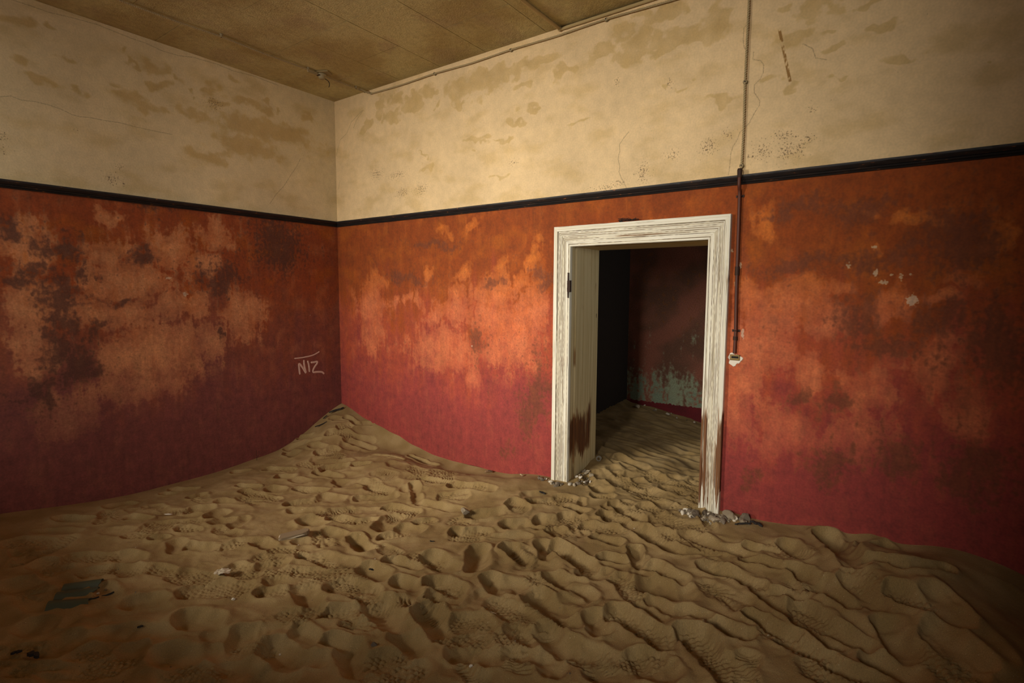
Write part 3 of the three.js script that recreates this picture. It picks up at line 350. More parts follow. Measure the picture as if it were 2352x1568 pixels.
// ---------------------------------------------------------------- the dark room behind the doorway
const IX0 = 2.0, IX1 = 4.9, IZ = -2.5;
const innerPaint = bytes(640, 768, (i, j) => {
  const x = 1.9 + i / 640 * 1.7, y = -0.1 + j / 768 * 2.1;
  const speckle = N3.fbm(x * 26, y * 20, 4), streak = N2.fbm(x * 10, y * 2.2, 3), broad = N1.fbm(x * 2.5, y * 2.5, 3);
  let c = mix3([160, 98, 76], [124, 84, 64], smooth(-0.4, 0.4, broad));
  c = mix3(c, [150, 92, 48], 0.6 * smooth(0.3, 0.7, speckle + 0.3 * broad) * smooth(0.8, 1.2, y));
  const green = 0.85 * smooth(0.95, 0.36, y) + 0.45 * Math.exp(-(((y - 0.95) / 0.16) ** 2)) * smooth(0.0, 0.4, streak) + 0.38 * speckle + 0.34 * streak + 0.1 * broad;
  c = mix3(c, [178, 196, 160], 0.8 * smooth(0.42, 0.95, green));
  c = mix3(c, [120, 144, 124], 0.5 * smooth(0.62, 0.9, green) * smooth(0.3, -0.3, broad));
  if (y < 0.255 + 0.012 * N4.n(x * 30, 1) + 0.01 * speckle) c = mix3([122, 36, 40], [96, 34, 36], smooth(-0.3, 0.5, broad));
  const g = 1 + 0.12 * N4.n(x * 90, y * 90); return [c[0] * g, c[1] * g, c[2] * g];
});
const innerMat = std('peeling_green_and_red_plaster', { map: innerPaint, bumpMap: bumpFor(2.1, 2.6), bumpScale: 0.005 });
const gloomMat = std('shade_dark_plaster', { color: 0x2c231c, bumpMap: bumpFor(1, 1), bumpScale: 0.004 });  // dark colour stands in for the shade on the inner walls
wall('wall_inner_back', [[IX0 - 0.3, FLOOR, IZ - 0.3, IX1 + 0.3, CEIL, IZ]], innerMat, (x, y) => [(x - 1.9) / 1.7, (y + 0.1) / 2.1]);
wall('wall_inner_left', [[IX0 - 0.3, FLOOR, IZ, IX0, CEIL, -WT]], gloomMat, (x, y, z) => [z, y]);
wall('wall_inner_right', [[IX1, FLOOR, IZ, IX1 + 0.3, CEIL, -2.0], [IX1, FLOOR, -1.2, IX1 + 0.3, CEIL, -WT], [IX1, FLOOR, -2.0, IX1 + 0.3, 1.1, -1.2], [IX1, 2.1, -2.0, IX1 + 0.3, CEIL, -1.2]], gloomMat, (x, y, z) => [z, y]);  // opening added to let fill light into the inner room
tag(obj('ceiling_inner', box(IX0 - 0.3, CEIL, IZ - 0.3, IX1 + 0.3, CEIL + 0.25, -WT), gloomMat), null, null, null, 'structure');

// ---------------------------------------------------------------- the door surround
const GROOVES = [...Array(6)].map((_, k) => (0.0352 + 0.0102 * k) / 0.128).concat([0.11, 0.745]);
const peel = (seed, len, bare, fluted = true) => bytes(192, 1536, (i, j) => {
  const u = i / 192, v = j / 1536 * len, line = N1.n(u * 60 + seed, v * 1.6), hair = N2.n(u * 130, v * 5 + seed), grain = N3.fbm(u * 26, v * 1.4 + seed, 3), patch = N4.fbm(u * 4 + seed, v * 3.4, 4);
  let c = mix3([234, 227, 208], [214, 202, 174], smooth(-0.3, 0.6, grain));
  let dark = 0;
  if (fluted) for (let k = 0; k < GROOVES.length; k++) dark = Math.max(dark, smooth(0.016, 0.004, Math.abs(u - GROOVES[k] + 0.004 * N1.n(v * 3 + k * 9, 2))) * smooth(-0.35, 0.25, N2.n(v * 2.4 + k * 7.3, seed) + 0.5 * N3.n(v * 30, k * 3 + seed)));
  c = mix3(c, [104, 80, 54], 0.8 * dark);
  c = mix3(c, [92, 68, 44], 0.8 * smooth(fluted ? 0.52 : 0.72, fluted ? 0.72 : 0.9, 0.8 * line + 0.4 * hair + 0.3 * patch));
  c = mix3(c, [54, 38, 26], 0.85 * smooth(fluted ? 0.62 : 0.86, fluted ? 0.76 : 0.95, 0.9 * hair + 0.3 * line + 0.3 * patch));
  if (!fluted) { const knot = N4.n(u * 9 + seed, v * 7) + 0.2 * N2.n(u * 40, v * 30); c = mix3(c, [44, 30, 20], 0.9 * smooth(0.86, 0.94, knot)); }
  const b = bare(u, v) + 0.5 * patch + 0.34 * line + 0.12 * hair;
  const wood = mix3([134, 88, 48], [92, 56, 32], smooth(-0.4, 0.5, N2.fbm(u * 40, v * 2, 3)));
  c = mix3(c, wood, smooth(0.42, 0.60, b) * (1 - 0.85 * (fluted && v > 0.24 ? smooth(0.028, 0.014, Math.abs(((u - 0.30) * 12.5) % 1 - 0.5) * 0.08) * smooth(0.26, 0.3, u) * smooth(0.78, 0.74, u) : 0)));
  return c;
}, true, THREE.ClampToEdgeWrapping);
const woodBump = bytes(128, 512, (i, j) => { const v = 128 + 70 * N1.n(i / 128 * 40, j / 512 * 5) + 40 * N2.n(i / 128 * 90, j / 512 * 22); return [v, v, v]; }, false, THREE.RepeatWrapping);
const leftCasingMat = std('flaking_white_paint', { map: peel(3, 2.1, (u, v) => 0.05), bumpMap: woodBump, bumpScale: 0.002, roughness: 0.78 });
const rightCasingMat = std('flaking_white_paint_and_bare_wood', { map: peel(14, 2.1, (u, v) => 0.85 * smooth(0.98, 0.62, v + 0.05 * Math.sin(u * 23)) * (u < 0.30 ? smooth(0.85, 0.7, v) : u > 0.80 ? smooth(0.98, 0.8, v) : 0.62 * smooth(0.74, 0.5, v)) * smooth(0.20, 0.27, v + 0.06 * Math.sin(u * 30))), bumpMap: woodBump, bumpScale: 0.002, roughness: 0.78 });
const headCasingMat = std('flaking_white_paint_head', { map: peel(29, 1.3, (u, v) => 0.42 * Math.exp(-(((u - 0.36) / 0.07) ** 2)) * smooth(0.3, 0.5, v) * smooth(0.95, 0.7, v)), bumpMap: woodBump, bumpScale: 0.002, roughness: 0.78 });
const jambMat = std('flaking_cream_paint', { map: peel(41, 2.1, (u, v) => 0.72 * smooth(0.34, 0.50, v) * smooth(0.86, 0.62, v) * smooth(0.08, 0.3, u), false), bumpMap: woodBump, bumpScale: 0.002, roughness: 0.8, color: 0xe8d8b4 });
const JX0 = 2.652, JX1 = 3.597, JY = 1.82, CW = 0.128, FRONT = 0.004;
// [distance from the opening, how far it stands out from the wall]
const casingProfile = [[0, -0.01], [0, 0.016], [0.003, 0.020], [0.008, 0.021], [0.012, 0.019], [0.014, 0.014], [0.016, 0.019], [0.034, 0.020]];
for (let k = 0; k < 6; k++) { const a = 0.034 + k * 0.0102, d = 0.020 + 0.0012 * k; casingProfile.push([a + 0.0012, d - 0.0045], [a + 0.0036, d], [a + 0.0058, d + 0.0014], [a + 0.0086, d]); }
casingProfile.push([0.0955, 0.021], [0.0965, 0.030], [0.099, 0.034], [0.124, 0.034], [CW, 0.031], [CW, -0.01]);
const doorFrame = thing('door_1'); doorFrame.userData.kind = 'structure';
function casing(side) { // 'left', 'right' or 'head', mitred where they meet
  const n = 60, P = [], U = [], I = [], m = casingProfile.length;
  for (let k = 0; k <= n; k++) for (let i = 0; i < m; i++) {
    const [w, d0] = casingProfile[i], t = k / n; let x, y;
    if (side === 'head') { x = lerp(JX0 - w, JX1 + w, t); y = JY + w * 1.1; U.push(w / CW, t); } else { y = lerp(-0.2, JY + w * 1.1, t); x = side === 'left' ? JX0 - w : JX1 + w; U.push(w / CW, clamp((y + 0.0) / 2.1)); }
    const nick = d0 > 0.015 ? -0.003 * smooth(0.55, 0.85, N1.n((side === 'head' ? x : y) * 14 + i * 3.1, i * 0.9 + (side === 'right' ? 7 : 0))) : 0;
    P.push(x, y, FRONT + d0 + nick);
  }
  for (let k = 0; k < n; k++) for (let i = 0; i + 1 < m; i++) { const a = k * m + i, b = a + m; side === 'right' ? I.push(a, a + 1, b, b, a + 1, b + 1) : side === 'left' ? I.push(a, b, a + 1, b, b + 1, a + 1) : I.push(a, a + 1, b, b, a + 1, b + 1); }
  if (side === 'right' || side === 'head') for (let q = 0; q < I.length; q += 3) [I[q + 1], I[q + 2]] = [I[q + 2], I[q + 1]];
  if (side === 'left') for (let q = 0; q < I.length; q += 3) [I[q + 1], I[q + 2]] = [I[q + 2], I[q + 1]];
  const g = new THREE.BufferGeometry(); g.setAttribute('position', new THREE.Float32BufferAttribute(P, 3)); g.setAttribute('uv', new THREE.Float32BufferAttribute(U, 2)); g.setIndex(I);
  const o = obj('casing', toCreasedNormals(g, 0.6), side === 'left' ? leftCasingMat : side === 'right' ? rightCasingMat : headCasingMat, doorFrame);
  o.userData.label = side === 'head' ? 'weathered white head casing with split grain' : side === 'left' ? 'white fluted casing with fine dark flaking' : 'white fluted casing worn to brown wood at its foot';
}
casing('left'); casing('right'); casing('head');
// jamb linings: narrow stop, then three boards a side, gaps between them
const boards = [[-0.050, 0.006, 0.000], [-0.164, -0.054, 0.014], [-0.288, -0.167, 0.014], [-0.402, -0.291, 0.013]];
for (const [z0, z1, inset] of boards) {
  const long = (x0, x1) => uvBy(new RoundedBoxGeometry(x1 - x0, JY + 0.2 + 0.02, z1 - z0, 1, 0.002).translate((x0 + x1) / 2, (JY - 0.2) / 2 + 0.01, (z0 + z1) / 2), (x, y, z) => [clamp((z + 0.402) / 0.41), clamp(y / 2.1)]);
  obj('plank', long(JX0 - 0.012 + inset - 0.012, JX0 + inset - 0.002), jambMat, doorFrame);
  obj('plank', long(JX1 - inset + 0.002, JX1 + 0.015 - inset + 0.012), jambMat, doorFrame);
  obj('plank', uvBy(new RoundedBoxGeometry(JX1 - JX0 - 2 * inset, 0.022, z1 - z0, 1, 0.002).translate((JX0 + JX1) / 2, JY + 0.011 + 0.004 - inset * 0.3, (z0 + z1) / 2), (x, y, z) => [clamp((z + 0.402) / 0.41), clamp((x - JX0 + 0.9) / 2.1)]), jambMat, doorFrame);
}
const rust = std('rusted_iron', { color: 0x3a2418, roughness: 0.7, metalness: 0.3 });
{
  const h = [new THREE.CylinderGeometry(0.0085, 0.0085, 0.076, 12).translate(2.643, 1.543, 0.030), new THREE.CylinderGeometry(0.005, 0.006, 0.052, 10).translate(2.642, 1.606, 0.030), new THREE.CylinderGeometry(0.006, 0.0045, 0.044, 10).translate(2.642, 1.483, 0.030), new THREE.SphereGeometry(0.006, 10, 8).translate(2.642, 1.633, 0.030), new RoundedBoxGeometry(0.013, 0.082, 0.024, 2, 0.002).translate(2.652, 1.543, 0.022)];
  for (const y of [1.56, 1.525]) h.push(new THREE.TorusGeometry(0.0088, 0.0012, 6, 14).rotateX(Math.PI / 2).translate(2.643, y, 0.030));
  obj('hinge', h.map((g) => g.toNonIndexed()), rust, doorFrame).userData.label = 'rusty hinge pin on the left casing';
}

// ---------------------------------------------------------------- drifted, trampled sand through both rooms
const prints = [...footprintsLeft, ...footprintsMid, ...footprintsRight].map(([ax, az, bx, bz, w, d, tread]) => ({ ax, az, bx, bz, w: w / 100, d: d / 100 * (ax < 2.4 ? 0.78 : 0.92), tread }));
{ // older, fainter tracks between the deep ones
  const r = rng(4021);
  for (let k = 0; k < 210; k++) {
    const x = 0.25 + r() * 4.6, z = 0.3 + r() * 2.75, a = (x < 2.6 ? -0.25 : 0.75) + (r() - 0.5) * 1.3, L = 0.06 + r() * 0.12;
    if (x + z * 0.2 < 0.6) continue;
    prints.push({ ax: x, az: z, bx: x + Math.cos(a) * L, bz: z + Math.sin(a) * L, w: 0.04 + r() * 0.035, d: 0.006 + r() * 0.013, tread: r() < 0.45 ? 1 + Math.floor(r() * 3) : 0 });
  }
  for (let k = 0; k < 70; k++) { const x = 2.75 + r() * 1.0, z = -0.5 + r() * 0.8, L = 0.05 + r() * 0.08, a = 0.6 + (r() - 0.5); prints.push({ ax: x, az: z, bx: x + Math.cos(a) * L, bz: z + Math.sin(a) * L, w: 0.035 + r() * 0.03, d: 0.012 + r() * 0.014, tread: r() < 0.3 ? 1 : 0 }); }
}
const baseSand = (() => { // thin-plate surface through the measured levels
  const n = sandLevels.length, M = n + 3, A = [], U = (q) => (q > 1e-12 ? q * Math.log(q) : 0);
  for (let i = 0; i < M; i++) { const row = new Float64Array(M + 1); A.push(row); if (i < n) { for (let j = 0; j < n; j++) row[j] = U((sandLevels[i][0] - sandLevels[j][0]) ** 2 + (sandLevels[i][1] - sandLevels[j][1]) ** 2) + (i === j ? 1e-3 : 0); row[n] = 1; row[n + 1] = sandLevels[i][0]; row[n + 2] = sandLevels[i][1]; row[M] = sandLevels[i][2]; } else for (let j = 0; j < n; j++) row[j] = i === n ? 1 : sandLevels[j][i - n - 1]; }
  for (let c = 0; c < M; c++) { let p = c; for (let i = c + 1; i < M; i++) if (Math.abs(A[i][c]) > Math.abs(A[p][c])) p = i; [A[c], A[p]] = [A[p], A[c]]; for (let i = 0; i < M; i++) if (i !== c) { const f = A[i][c] / A[c][c]; if (f) for (let j = c; j <= M; j++) A[i][j] -= f * A[c][j]; } }
  const w = A.map((row, i) => row[M] / row[i]);
  return (x, z) => { let s = w[n] + w[n + 1] * x + w[n + 2] * z; for (let i = 0; i < n; i++) s += w[i] * U((sandLevels[i][0] - x) ** 2 + (sandLevels[i][1] - z) ** 2); return s; };
})();
const STEP = 0.006;
const gridX = [], gridZ = [];
for (let x = -0.006; x < 5.2; x += STEP) gridX.push(x); for (let x = 5.2; x < RX + 0.05; x += 0.05) gridX.push(x);
for (let z = IZ - 0.01; z < -0.45; z += 0.010) gridZ.push(z); for (let z = -0.45; z < 3.06; z += STEP) gridZ.push(z); for (let z = 3.06; z < FZ + 0.05; z += 0.05) gridZ.push(z);
const GX = gridX.length, GZ = gridZ.length, level = new Float32Array(GX * GZ), bowl = new Float32Array(GX * GZ), lip = new Float32Array(GX * GZ), lug = new Float32Array(GX * GZ);
const firstAt = (a, v) => { let lo = 0, hi = a.length; while (lo < hi) { const m = (lo + hi) >> 1; a[m] < v ? (lo = m + 1) : (hi = m); } return lo; };
for (const [n, f] of prints.entries()) {
  const reach = f.w * 2.1, i0 = firstAt(gridX, Math.min(f.ax, f.bx) - reach), i1 = firstAt(gridX, Math.max(f.ax, f.bx) + reach), j0 = firstAt(gridZ, Math.min(f.az, f.bz) - reach), j1 = firstAt(gridZ, Math.max(f.az, f.bz) + reach);
  const dx = f.bx - f.ax, dz = f.bz - f.az, L2 = dx * dx + dz * dz + 1e-9, L = Math.sqrt(L2), ux = dx / L, uz = dz / L;
  for (let j = j0; j < j1; j++) for (let i = i0; i < i1; i++) {
    const X = gridX[i], Zc = gridZ[j], x = X + 0.016 * N1.n(X * 9 + n, Zc * 9) + 0.006 * N3.n(X * 26, Zc * 26 + n), z = Zc + 0.016 * N2.n(X * 9, Zc * 9 + n) + 0.006 * N4.n(X * 26 + n, Zc * 26);
    const t = clamp(((x - f.ax) * dx + (z - f.az) * dz) / L2), px = x - f.ax - t * dx, pz = z - f.az - t * dz, d = Math.hypot(px, pz) / f.w;
    if (d > 2.1) continue;
    const k = j * GX + i, deep = f.d * (1 - 0.3 * t);
    const flat = f.tread ? Math.max(0, 1 - d * d * d * d) : Math.max(0, 1 - d * d);
    const v = d < 1 ? -deep * flat : 0;
    if (v < bowl[k]) { bowl[k] = v; }
    const rim = deep * 0.34 * Math.exp(-(((d - 1.08) / 0.33) ** 2)); if (rim > lip[k]) lip[k] = rim;
    if (f.tread && d < 0.95) {
      const a = (x - f.ax) * ux + (z - f.az) * uz, b = -(x - f.ax) * uz + (z - f.az) * ux; let s;
      if (f.tread === 1) { const row = Math.round(a / 0.021); s = Math.cos(a / 0.021 * 2 * Math.PI) + Math.cos((b / 0.024 + (row & 1 ? 0.5 : 0)) * 2 * Math.PI); }
      else if (f.tread === 2) { const ang = Math.atan2(b, a - L * 0.1), rad = Math.hypot(b, a - L * 0.1); s = 1.4 * Math.cos(ang * 15) * smooth(0.01, 0.03, rad) + 0.7 * Math.cos(rad / 0.022 * 6.28); }
      else s = 1.6 * Math.cos((a + 0.25 * Math.abs(b)) / 0.018 * 2 * Math.PI);
      lug[k] = 0.0048 * clamp(s, -1.1, 1.1) * smooth(0.95, 0.7, d) * (0.5 + 0.5 * smooth(-0.5, 0.3, N2.n(X * 14, Zc * 14)));
    }
  }
}
for (let j = 0; j < GZ; j++) for (let i = 0; i < GX; i++) {
  const x = gridX[i], z = gridZ[j], k = j * GX + i, wx = x + 0.05 * N1.n(x * 3.3, z * 3.3), wz = z + 0.05 * N2.n(x * 3.3, z * 3.3);
  let h = baseSand(x, z);
  const calm = smooth(0.02, 0.35, Math.min(x, z < 0 ? 9 : z + 0.06, 9)); // smooth strip against the walls
  const main = z > -0.2 ? 1 : 0;
  const c = Math.cos(0.65), s = Math.sin(0.65), e = wx * c + wz * s, q = -wx * s + wz * c; // ridges trend with the tracks on the right
  const trend = smooth(2.0, 3.6, x);
  h += calm * (0.012 * N3.fbm(x * 2.6, z * 2.6, 3) + (1 - trend) * 0.006 * (0.6 - Math.abs(N4.n(wx * 4.2, wz * 7.5)) * 2) + trend * 0.011 * (0.6 - Math.abs(N4.n(e * 3.0, q * 7.0)) * 2));
  if (z < -0.1) { const f = smooth(-0.1, -0.7, z), r = N1.n(wx * 2.2 + wz * 1.2, wz * 7.2 - wx * 1.1), r2 = N2.n(wx * 5, wz * 13); h += f * (0.022 * (0.55 - Math.abs(r) * 1.8) + 0.007 * r2); }
  h += bowl[k] + lip[k] * (1 + bowl[k] / 0.05 * 0.9) + lug[k];
  h += calm * 0.0016 * N2.fbm(x * 24, z * 24, 2) + 0.0007 * N3.n(x * 75, z * 75);
  level[k] = h;
}
const sandAt = (x, z) => { const i = clamp(firstAt(gridX, x) - 1, 0, GX - 2), j = clamp(firstAt(gridZ, z) - 1, 0, GZ - 2), u = (x - gridX[i]) / (gridX[i + 1] - gridX[i]), v = (z - gridZ[j]) / (gridZ[j + 1] - gridZ[j]), k = j * GX + i; return lerp(lerp(level[k], level[k + 1], u), lerp(level[k + GX], level[k + GX + 1], u), v); };
const sandGrain = bytes(1024, 1024, (i, j) => {
  const x = i / 1024, y = j / 1024, r = N1.n(i / 1.7, j / 1.7), b = N2.n(i / 2.6, j / 2.6), soft = N3.fbm(x * 7, y * 7, 3);
  let c = mix3([156, 130, 86], [138, 112, 68], smooth(-0.5, 0.5, soft));
  const g = 1 + 0.13 * r + 0.05 * N4.n(i / 5, j / 5); c = [c[0] * g, c[1] * g, c[2] * g];
  if (b > 0.80) c = mix3(c, [240, 226, 200], smooth(0.80, 0.9, b)); else if (b < -0.80) c = mix3(c, [72, 52, 36], smooth(0.80, 0.92, -b));
  return c;
});
const sandBump = bytes(512, 512, (i, j) => { const v = 128 + 60 * N2.n(i / 1.9, j / 1.9) + 40 * N3.n(i / 4.1, j / 4.1); return [v, v, v]; }, false, THREE.MirroredRepeatWrapping); sandBump.repeat.set(2, 2);
const sandMat = std('desert_sand', { map: sandGrain, bumpMap: sandBump, bumpScale: 0.0022, roughness: 0.97 });
{
  const inRoom = (x, z) => (z > -0.02 ? true : z < -WT + 0.02 ? x > IX0 - 0.02 && x < IX1 + 0.02 : x > JX0 - 0.02 && x < JX1 + 0.02);
  const id = new Int32Array(GX * GZ).fill(-1), P = [], U = [], I = [];
  const at = (k) => { if (id[k] < 0) { id[k] = P.length / 3; const i = k % GX, j = (k - i) / GX; P.push(gridX[i], level[k], gridZ[j]); U.push(gridX[i] / 1.3, gridZ[j] / 1.3); } return id[k]; };
  for (let j = 0; j + 1 < GZ; j++) for (let i = 0; i + 1 < GX; i++) {
    if (!inRoom((gridX[i] + gridX[i + 1]) / 2, (gridZ[j] + gridZ[j + 1]) / 2)) continue;
    const a = j * GX + i, A = at(a), B = at(a + 1), C = at(a + GX), D = at(a + GX + 1); I.push(A, C, B, B, C, D);
  }
  const g = new THREE.BufferGeometry(); g.setAttribute('position', new THREE.Float32BufferAttribute(P, 3)); g.setAttribute('uv', new THREE.Float32BufferAttribute(U, 2)); g.setIndex(I); g.computeVertexNormals();
  tag(obj('sand', g, sandMat), 'trampled brown desert sand drifted deep across the floor of both rooms', 'sand', null, 'stuff');
}

// ---------------------------------------------------------------- wiring
const cordMat = std('cloth_covered_cord', { color: 0xb09a70, roughness: 0.85 });
const porcelain = std('porcelain', { color: 0x94825e, roughness: 0.6 });
function twisted(points, radius, pitch) { // two strands wound round each other along a path
  const curve = new THREE.CatmullRomCurve3(points.map((p) => new THREE.Vector3(...p)), false, 'catmullrom', 0.2), L = curve.getLength(), turns = L / pitch, steps = Math.ceil(turns * 7), out = [];
  const pts = curve.getSpacedPoints(steps), T = pts.map((p, i) => pts[Math.min(steps, i + 1)].clone().sub(pts[Math.max(0, i - 1)]).normalize());
  for (const ph of [0, Math.PI]) {
    const path = pts.map((p, i) => { const a = i / steps * turns * 2 * Math.PI + ph, up = Math.abs(T[i].y) > 0.8 ? new THREE.Vector3(1, 0, 0) : new THREE.Vector3(0, 1, 0), n = up.clone().cross(T[i]).normalize(), b = T[i].clone().cross(n); return p.clone().addScaledVector(n, Math.cos(a) * radius * 0.55).addScaledVector(b, Math.sin(a) * radius * 0.55); });
    out.push(new THREE.TubeGeometry(new THREE.CatmullRomCurve3(path), steps, radius * 0.62, 6).toNonIndexed());
  }
  return mergeGeometries(out);
}
// a clip: a little grooved porcelain knob with a screw, standing off its surface along n
function clip(parent, [x, y, z], n, label) {
  const knob = new THREE.LatheGeometry([[0.0, 0], [0.012, 0], [0.0135, 0.003], [0.0105, 0.007], [0.0095, 0.010], [0.0105, 0.013], [0.0125, 0.016], [0.010, 0.021], [0, 0.022]].map((p) => new THREE.Vector2(...p)), 16).toNonIndexed();
  const screw = new THREE.CylinderGeometry(0.004, 0.004, 0.004, 10).translate(0, 0.0235, 0).toNonIndexed();
  const q = new THREE.Quaternion().setFromUnitVectors(new THREE.Vector3(0, 1, 0), new THREE.Vector3(...n));
  const k = obj('clip', knob.applyQuaternion(q).translate(x, y, z), porcelain, parent); obj('screw', screw.applyQuaternion(q).translate(x, y, z), rust, k);
  if (label) k.userData.label = label;
}
{
  const t = tag(thing('cable'), 'twisted cloth cord clipped along the back wall just under the ceiling', 'cable');
  obj('cord', twisted([[0.50, 3.312, 0.10], [0.556, 3.282, 0.016], [0.95, 3.272, 0.016], [1.347, 3.278, 0.018], [1.73, 3.268, 0.016], [2.12, 3.274, 0.018], [2.5, 3.268, 0.016], [2.89, 3.275, 0.018], [3.365, 3.262, 0.016], [3.75, 3.266, 0.018]], 0.0062, 0.024), cordMat, t);
  for (const [x, y] of [[1.347, 3.278], [2.12, 3.274], [2.89, 3.275]]) clip(t, [x, y, 0], [0, 0, 1]);
  obj('tie', new THREE.TorusGeometry(0.008, 0.003, 8, 14).translate(0.556, 3.282, 0.016), porcelain, t);
}
{
  const t = tag(thing('cable'), 'twisted cloth cord running across the ceiling parallel to the left wall', 'cable');
  obj('cord', twisted([[0.485, 3.304, 0.02], [0.498, 3.303, 0.16], [0.505, 3.300, 0.40], [0.507, 3.303, 0.65], [0.512, 3.297, 1.0], [0.511, 3.303, 1.319], [0.497, 3.298, 1.6], [0.482, 3.303, 1.89], [0.48, 3.3, 2.4], [0.48, 3.303, 3.2]], 0.0066, 0.026), cordMat, t);
  clip(t, [0.511, CEIL, 1.319], [0, -1, 0]); clip(t, [0.500, CEIL, 0.135], [0, -1, 0]); clip(t, [0.507, CEIL, 0.62], [0, -1, 0]);
}
{ // broken ceiling rose where the lamp hung
  const t = tag(thing('ceiling_rose', [0.505, CEIL, 0.49]), 'broken ceiling rose with a bare wire on the ceiling cord', 'ceiling rose');
  obj('base', new RoundedBoxGeometry(0.12, 0.012, 0.085, 2, 0.004).rotateY(0.5).translate(0.02, -0.006, 0.0), std('stained_wood_block', { color: 0x8d7850 }), t);
  obj('body', new THREE.LatheGeometry([[0, -0.05], [0.018, -0.05], [0.026, -0.042], [0.030, -0.03], [0.030, -0.024], [0.036, -0.02], [0.038, -0.013], [0.036, -0.006], [0, -0.006]].map((p) => new THREE.Vector2(...p)), 24).translate(0, -0.004, 0), porcelain, t);
  for (let k = 0; k < 3; k++) obj('terminal', new THREE.CylinderGeometry(0.0045, 0.0045, 0.03, 8).rotateX(Math.PI / 2).translate(-0.012 + k * 0.012, -0.03, 0.026), rust, t);
  obj('clamp', new RoundedBoxGeometry(0.022, 0.02, 0.09, 2, 0.004).translate(-0.004, -0.022, 0.085), porcelain, t);
  obj('wire', new THREE.TubeGeometry(new THREE.CatmullRomCurve3([[0.005, -0.04, -0.01], [0.03, -0.06, -0.035], [0.045, -0.085, -0.04], [0.04, -0.115, -0.038]].map((p) => new THREE.Vector3(...p))), 20, 0.0028, 6), std('black_wire', { color: 0x15120f }), t);
}
{
  const t = tag(thing('conduit'), 'thin pale conduit turning from the ceiling to the top of the back wall', 'conduit');
  const m = std('limewashed_tube', { color: 0xb59a68 });
  obj('tube', new THREE.CylinderGeometry(0.011, 0.011, 2.2, 10).rotateX(Math.PI / 2).translate(2.539, CEIL - 0.0145, 1.11), m, t);
  obj('tube', new THREE.CylinderGeometry(0.011, 0.011, 2.4, 10).rotateZ(Math.PI / 2).translate(3.74, CEIL - 0.0145, 0.012), m, t);
  obj('elbow', new THREE.SphereGeometry(0.016, 14, 10).translate(2.539, CEIL - 0.0145, 0.016), m, t);
}
{
  const t = tag(thing('cable'), 'twisted cloth cord hanging straight down the upper back wall right of the doorway', 'cable');
  obj('cord', twisted([[3.766, 3.32, 0.014], [3.769, 3.1, 0.016], [3.767, 2.695, 0.018], [3.770, 2.45, 0.015], [3.768, 2.231, 0.018], [3.766, 2.178, 0.034]], 0.0066, 0.026), cordMat, t);
  for (const y of [2.695, 2.231]) clip(t, [3.767, y, 0], [0, 0, 1]);
}
{
  const t = tag(thing('pipe'), 'dark rusty conduit pipe running down beside the doorway to the switch hole', 'pipe');
  const m = std('grimy_red_pipe', { roughness: 0.6, map: bytes(32, 512, (i, j) => { const n = N1.fbm(i * 0.08, j * 0.05, 3), s = smooth(0.1, 0.5, N2.n(3, j * 0.03) + 0.6 * n); return mix3([92, 42, 20], [26, 18, 15], s); }) });
  const bend = new THREE.CatmullRomCurve3([[3.766, 2.185, 0.043], [3.765, 2.12, 0.043], [3.764, 2.08, 0.022], [3.765, 1.9, 0.015], [3.769, 1.5, 0.015], [3.774, 1.25, 0.015], [3.773, 1.146, 0.014]].map((p) => new THREE.Vector3(...p)));
  obj('tube', new THREE.TubeGeometry(bend, 90, 0.0098, 12), m, t);
  obj('socket', [new THREE.CylinderGeometry(0.0145, 0.0125, 0.04, 14).translate(3.766, 2.18, 0.043), new THREE.CylinderGeometry(0.012, 0.0145, 0.01, 14).translate(3.766, 2.205, 0.043)], rust, t);
  const saddle = (y, x) => obj('saddle', [new THREE.TorusGeometry(0.0118, 0.003, 8, 14, Math.PI).rotateX(Math.PI / 2).translate(x, y, 0.013), new RoundedBoxGeometry(0.046, 0.014, 0.004, 1, 0.001).translate(x, y, 0.003)].map((g) => (g.index ? g.toNonIndexed() : g)), rust, t);
  saddle(2.06, 3.764); saddle(1.28, 3.774);
  for (const [y, x] of [[1.63, 3.768], [1.235, 3.774]]) obj('coupling', new THREE.CylinderGeometry(0.0128, 0.0128, y > 1.5 ? 0.05 : 0.022, 14).translate(x, y, 0.015), rust, t);
}
{ // where the switch was: a hole in broken plaster with a brass box in it
  const t = tag(thing('switch_box', [3.772, 1.118, 0]), 'brass switch box in a ring of broken white plaster under the pipe', 'switch box');
  const ring = new THREE.Shape(), r = rng(8), n = 26; for (let k = 0; k <= n; k++) { const a = k / n * Math.PI * 2, q = (k === n ? 0 : 1), w = 0.036 + 0.007 * Math.sin(a * 3 + 1) + 0.004 * Math.sin(a * 7); const x = Math.cos(a) * w, y = Math.sin(a) * w * 0.95 - 0.010; k ? ring.lineTo(x, y) : ring.moveTo(x, y); }
  obj('plaster_ring', new THREE.ExtrudeGeometry(ring, { depth: 0.002, bevelEnabled: true, bevelSize: 0.002, bevelThickness: 0.002, bevelSegments: 1 }), std('broken_plaster', { color: 0xe2d6c2 }), t);
  const brass = std('tarnished_brass', { color: 0x7c6434, roughness: 0.5, metalness: 0.4 });
  const b = obj('box', new RoundedBoxGeometry(0.056, 0.034, 0.012, 2, 0.004).translate(0.002, 0.002, 0.006), brass, t);
  obj('slot', new RoundedBoxGeometry(0.038, 0.012, 0.004, 1, 0.001).translate(0.004, 0.004, 0.0125), std('dark_slot', { color: 0x1c150e }), b);
}
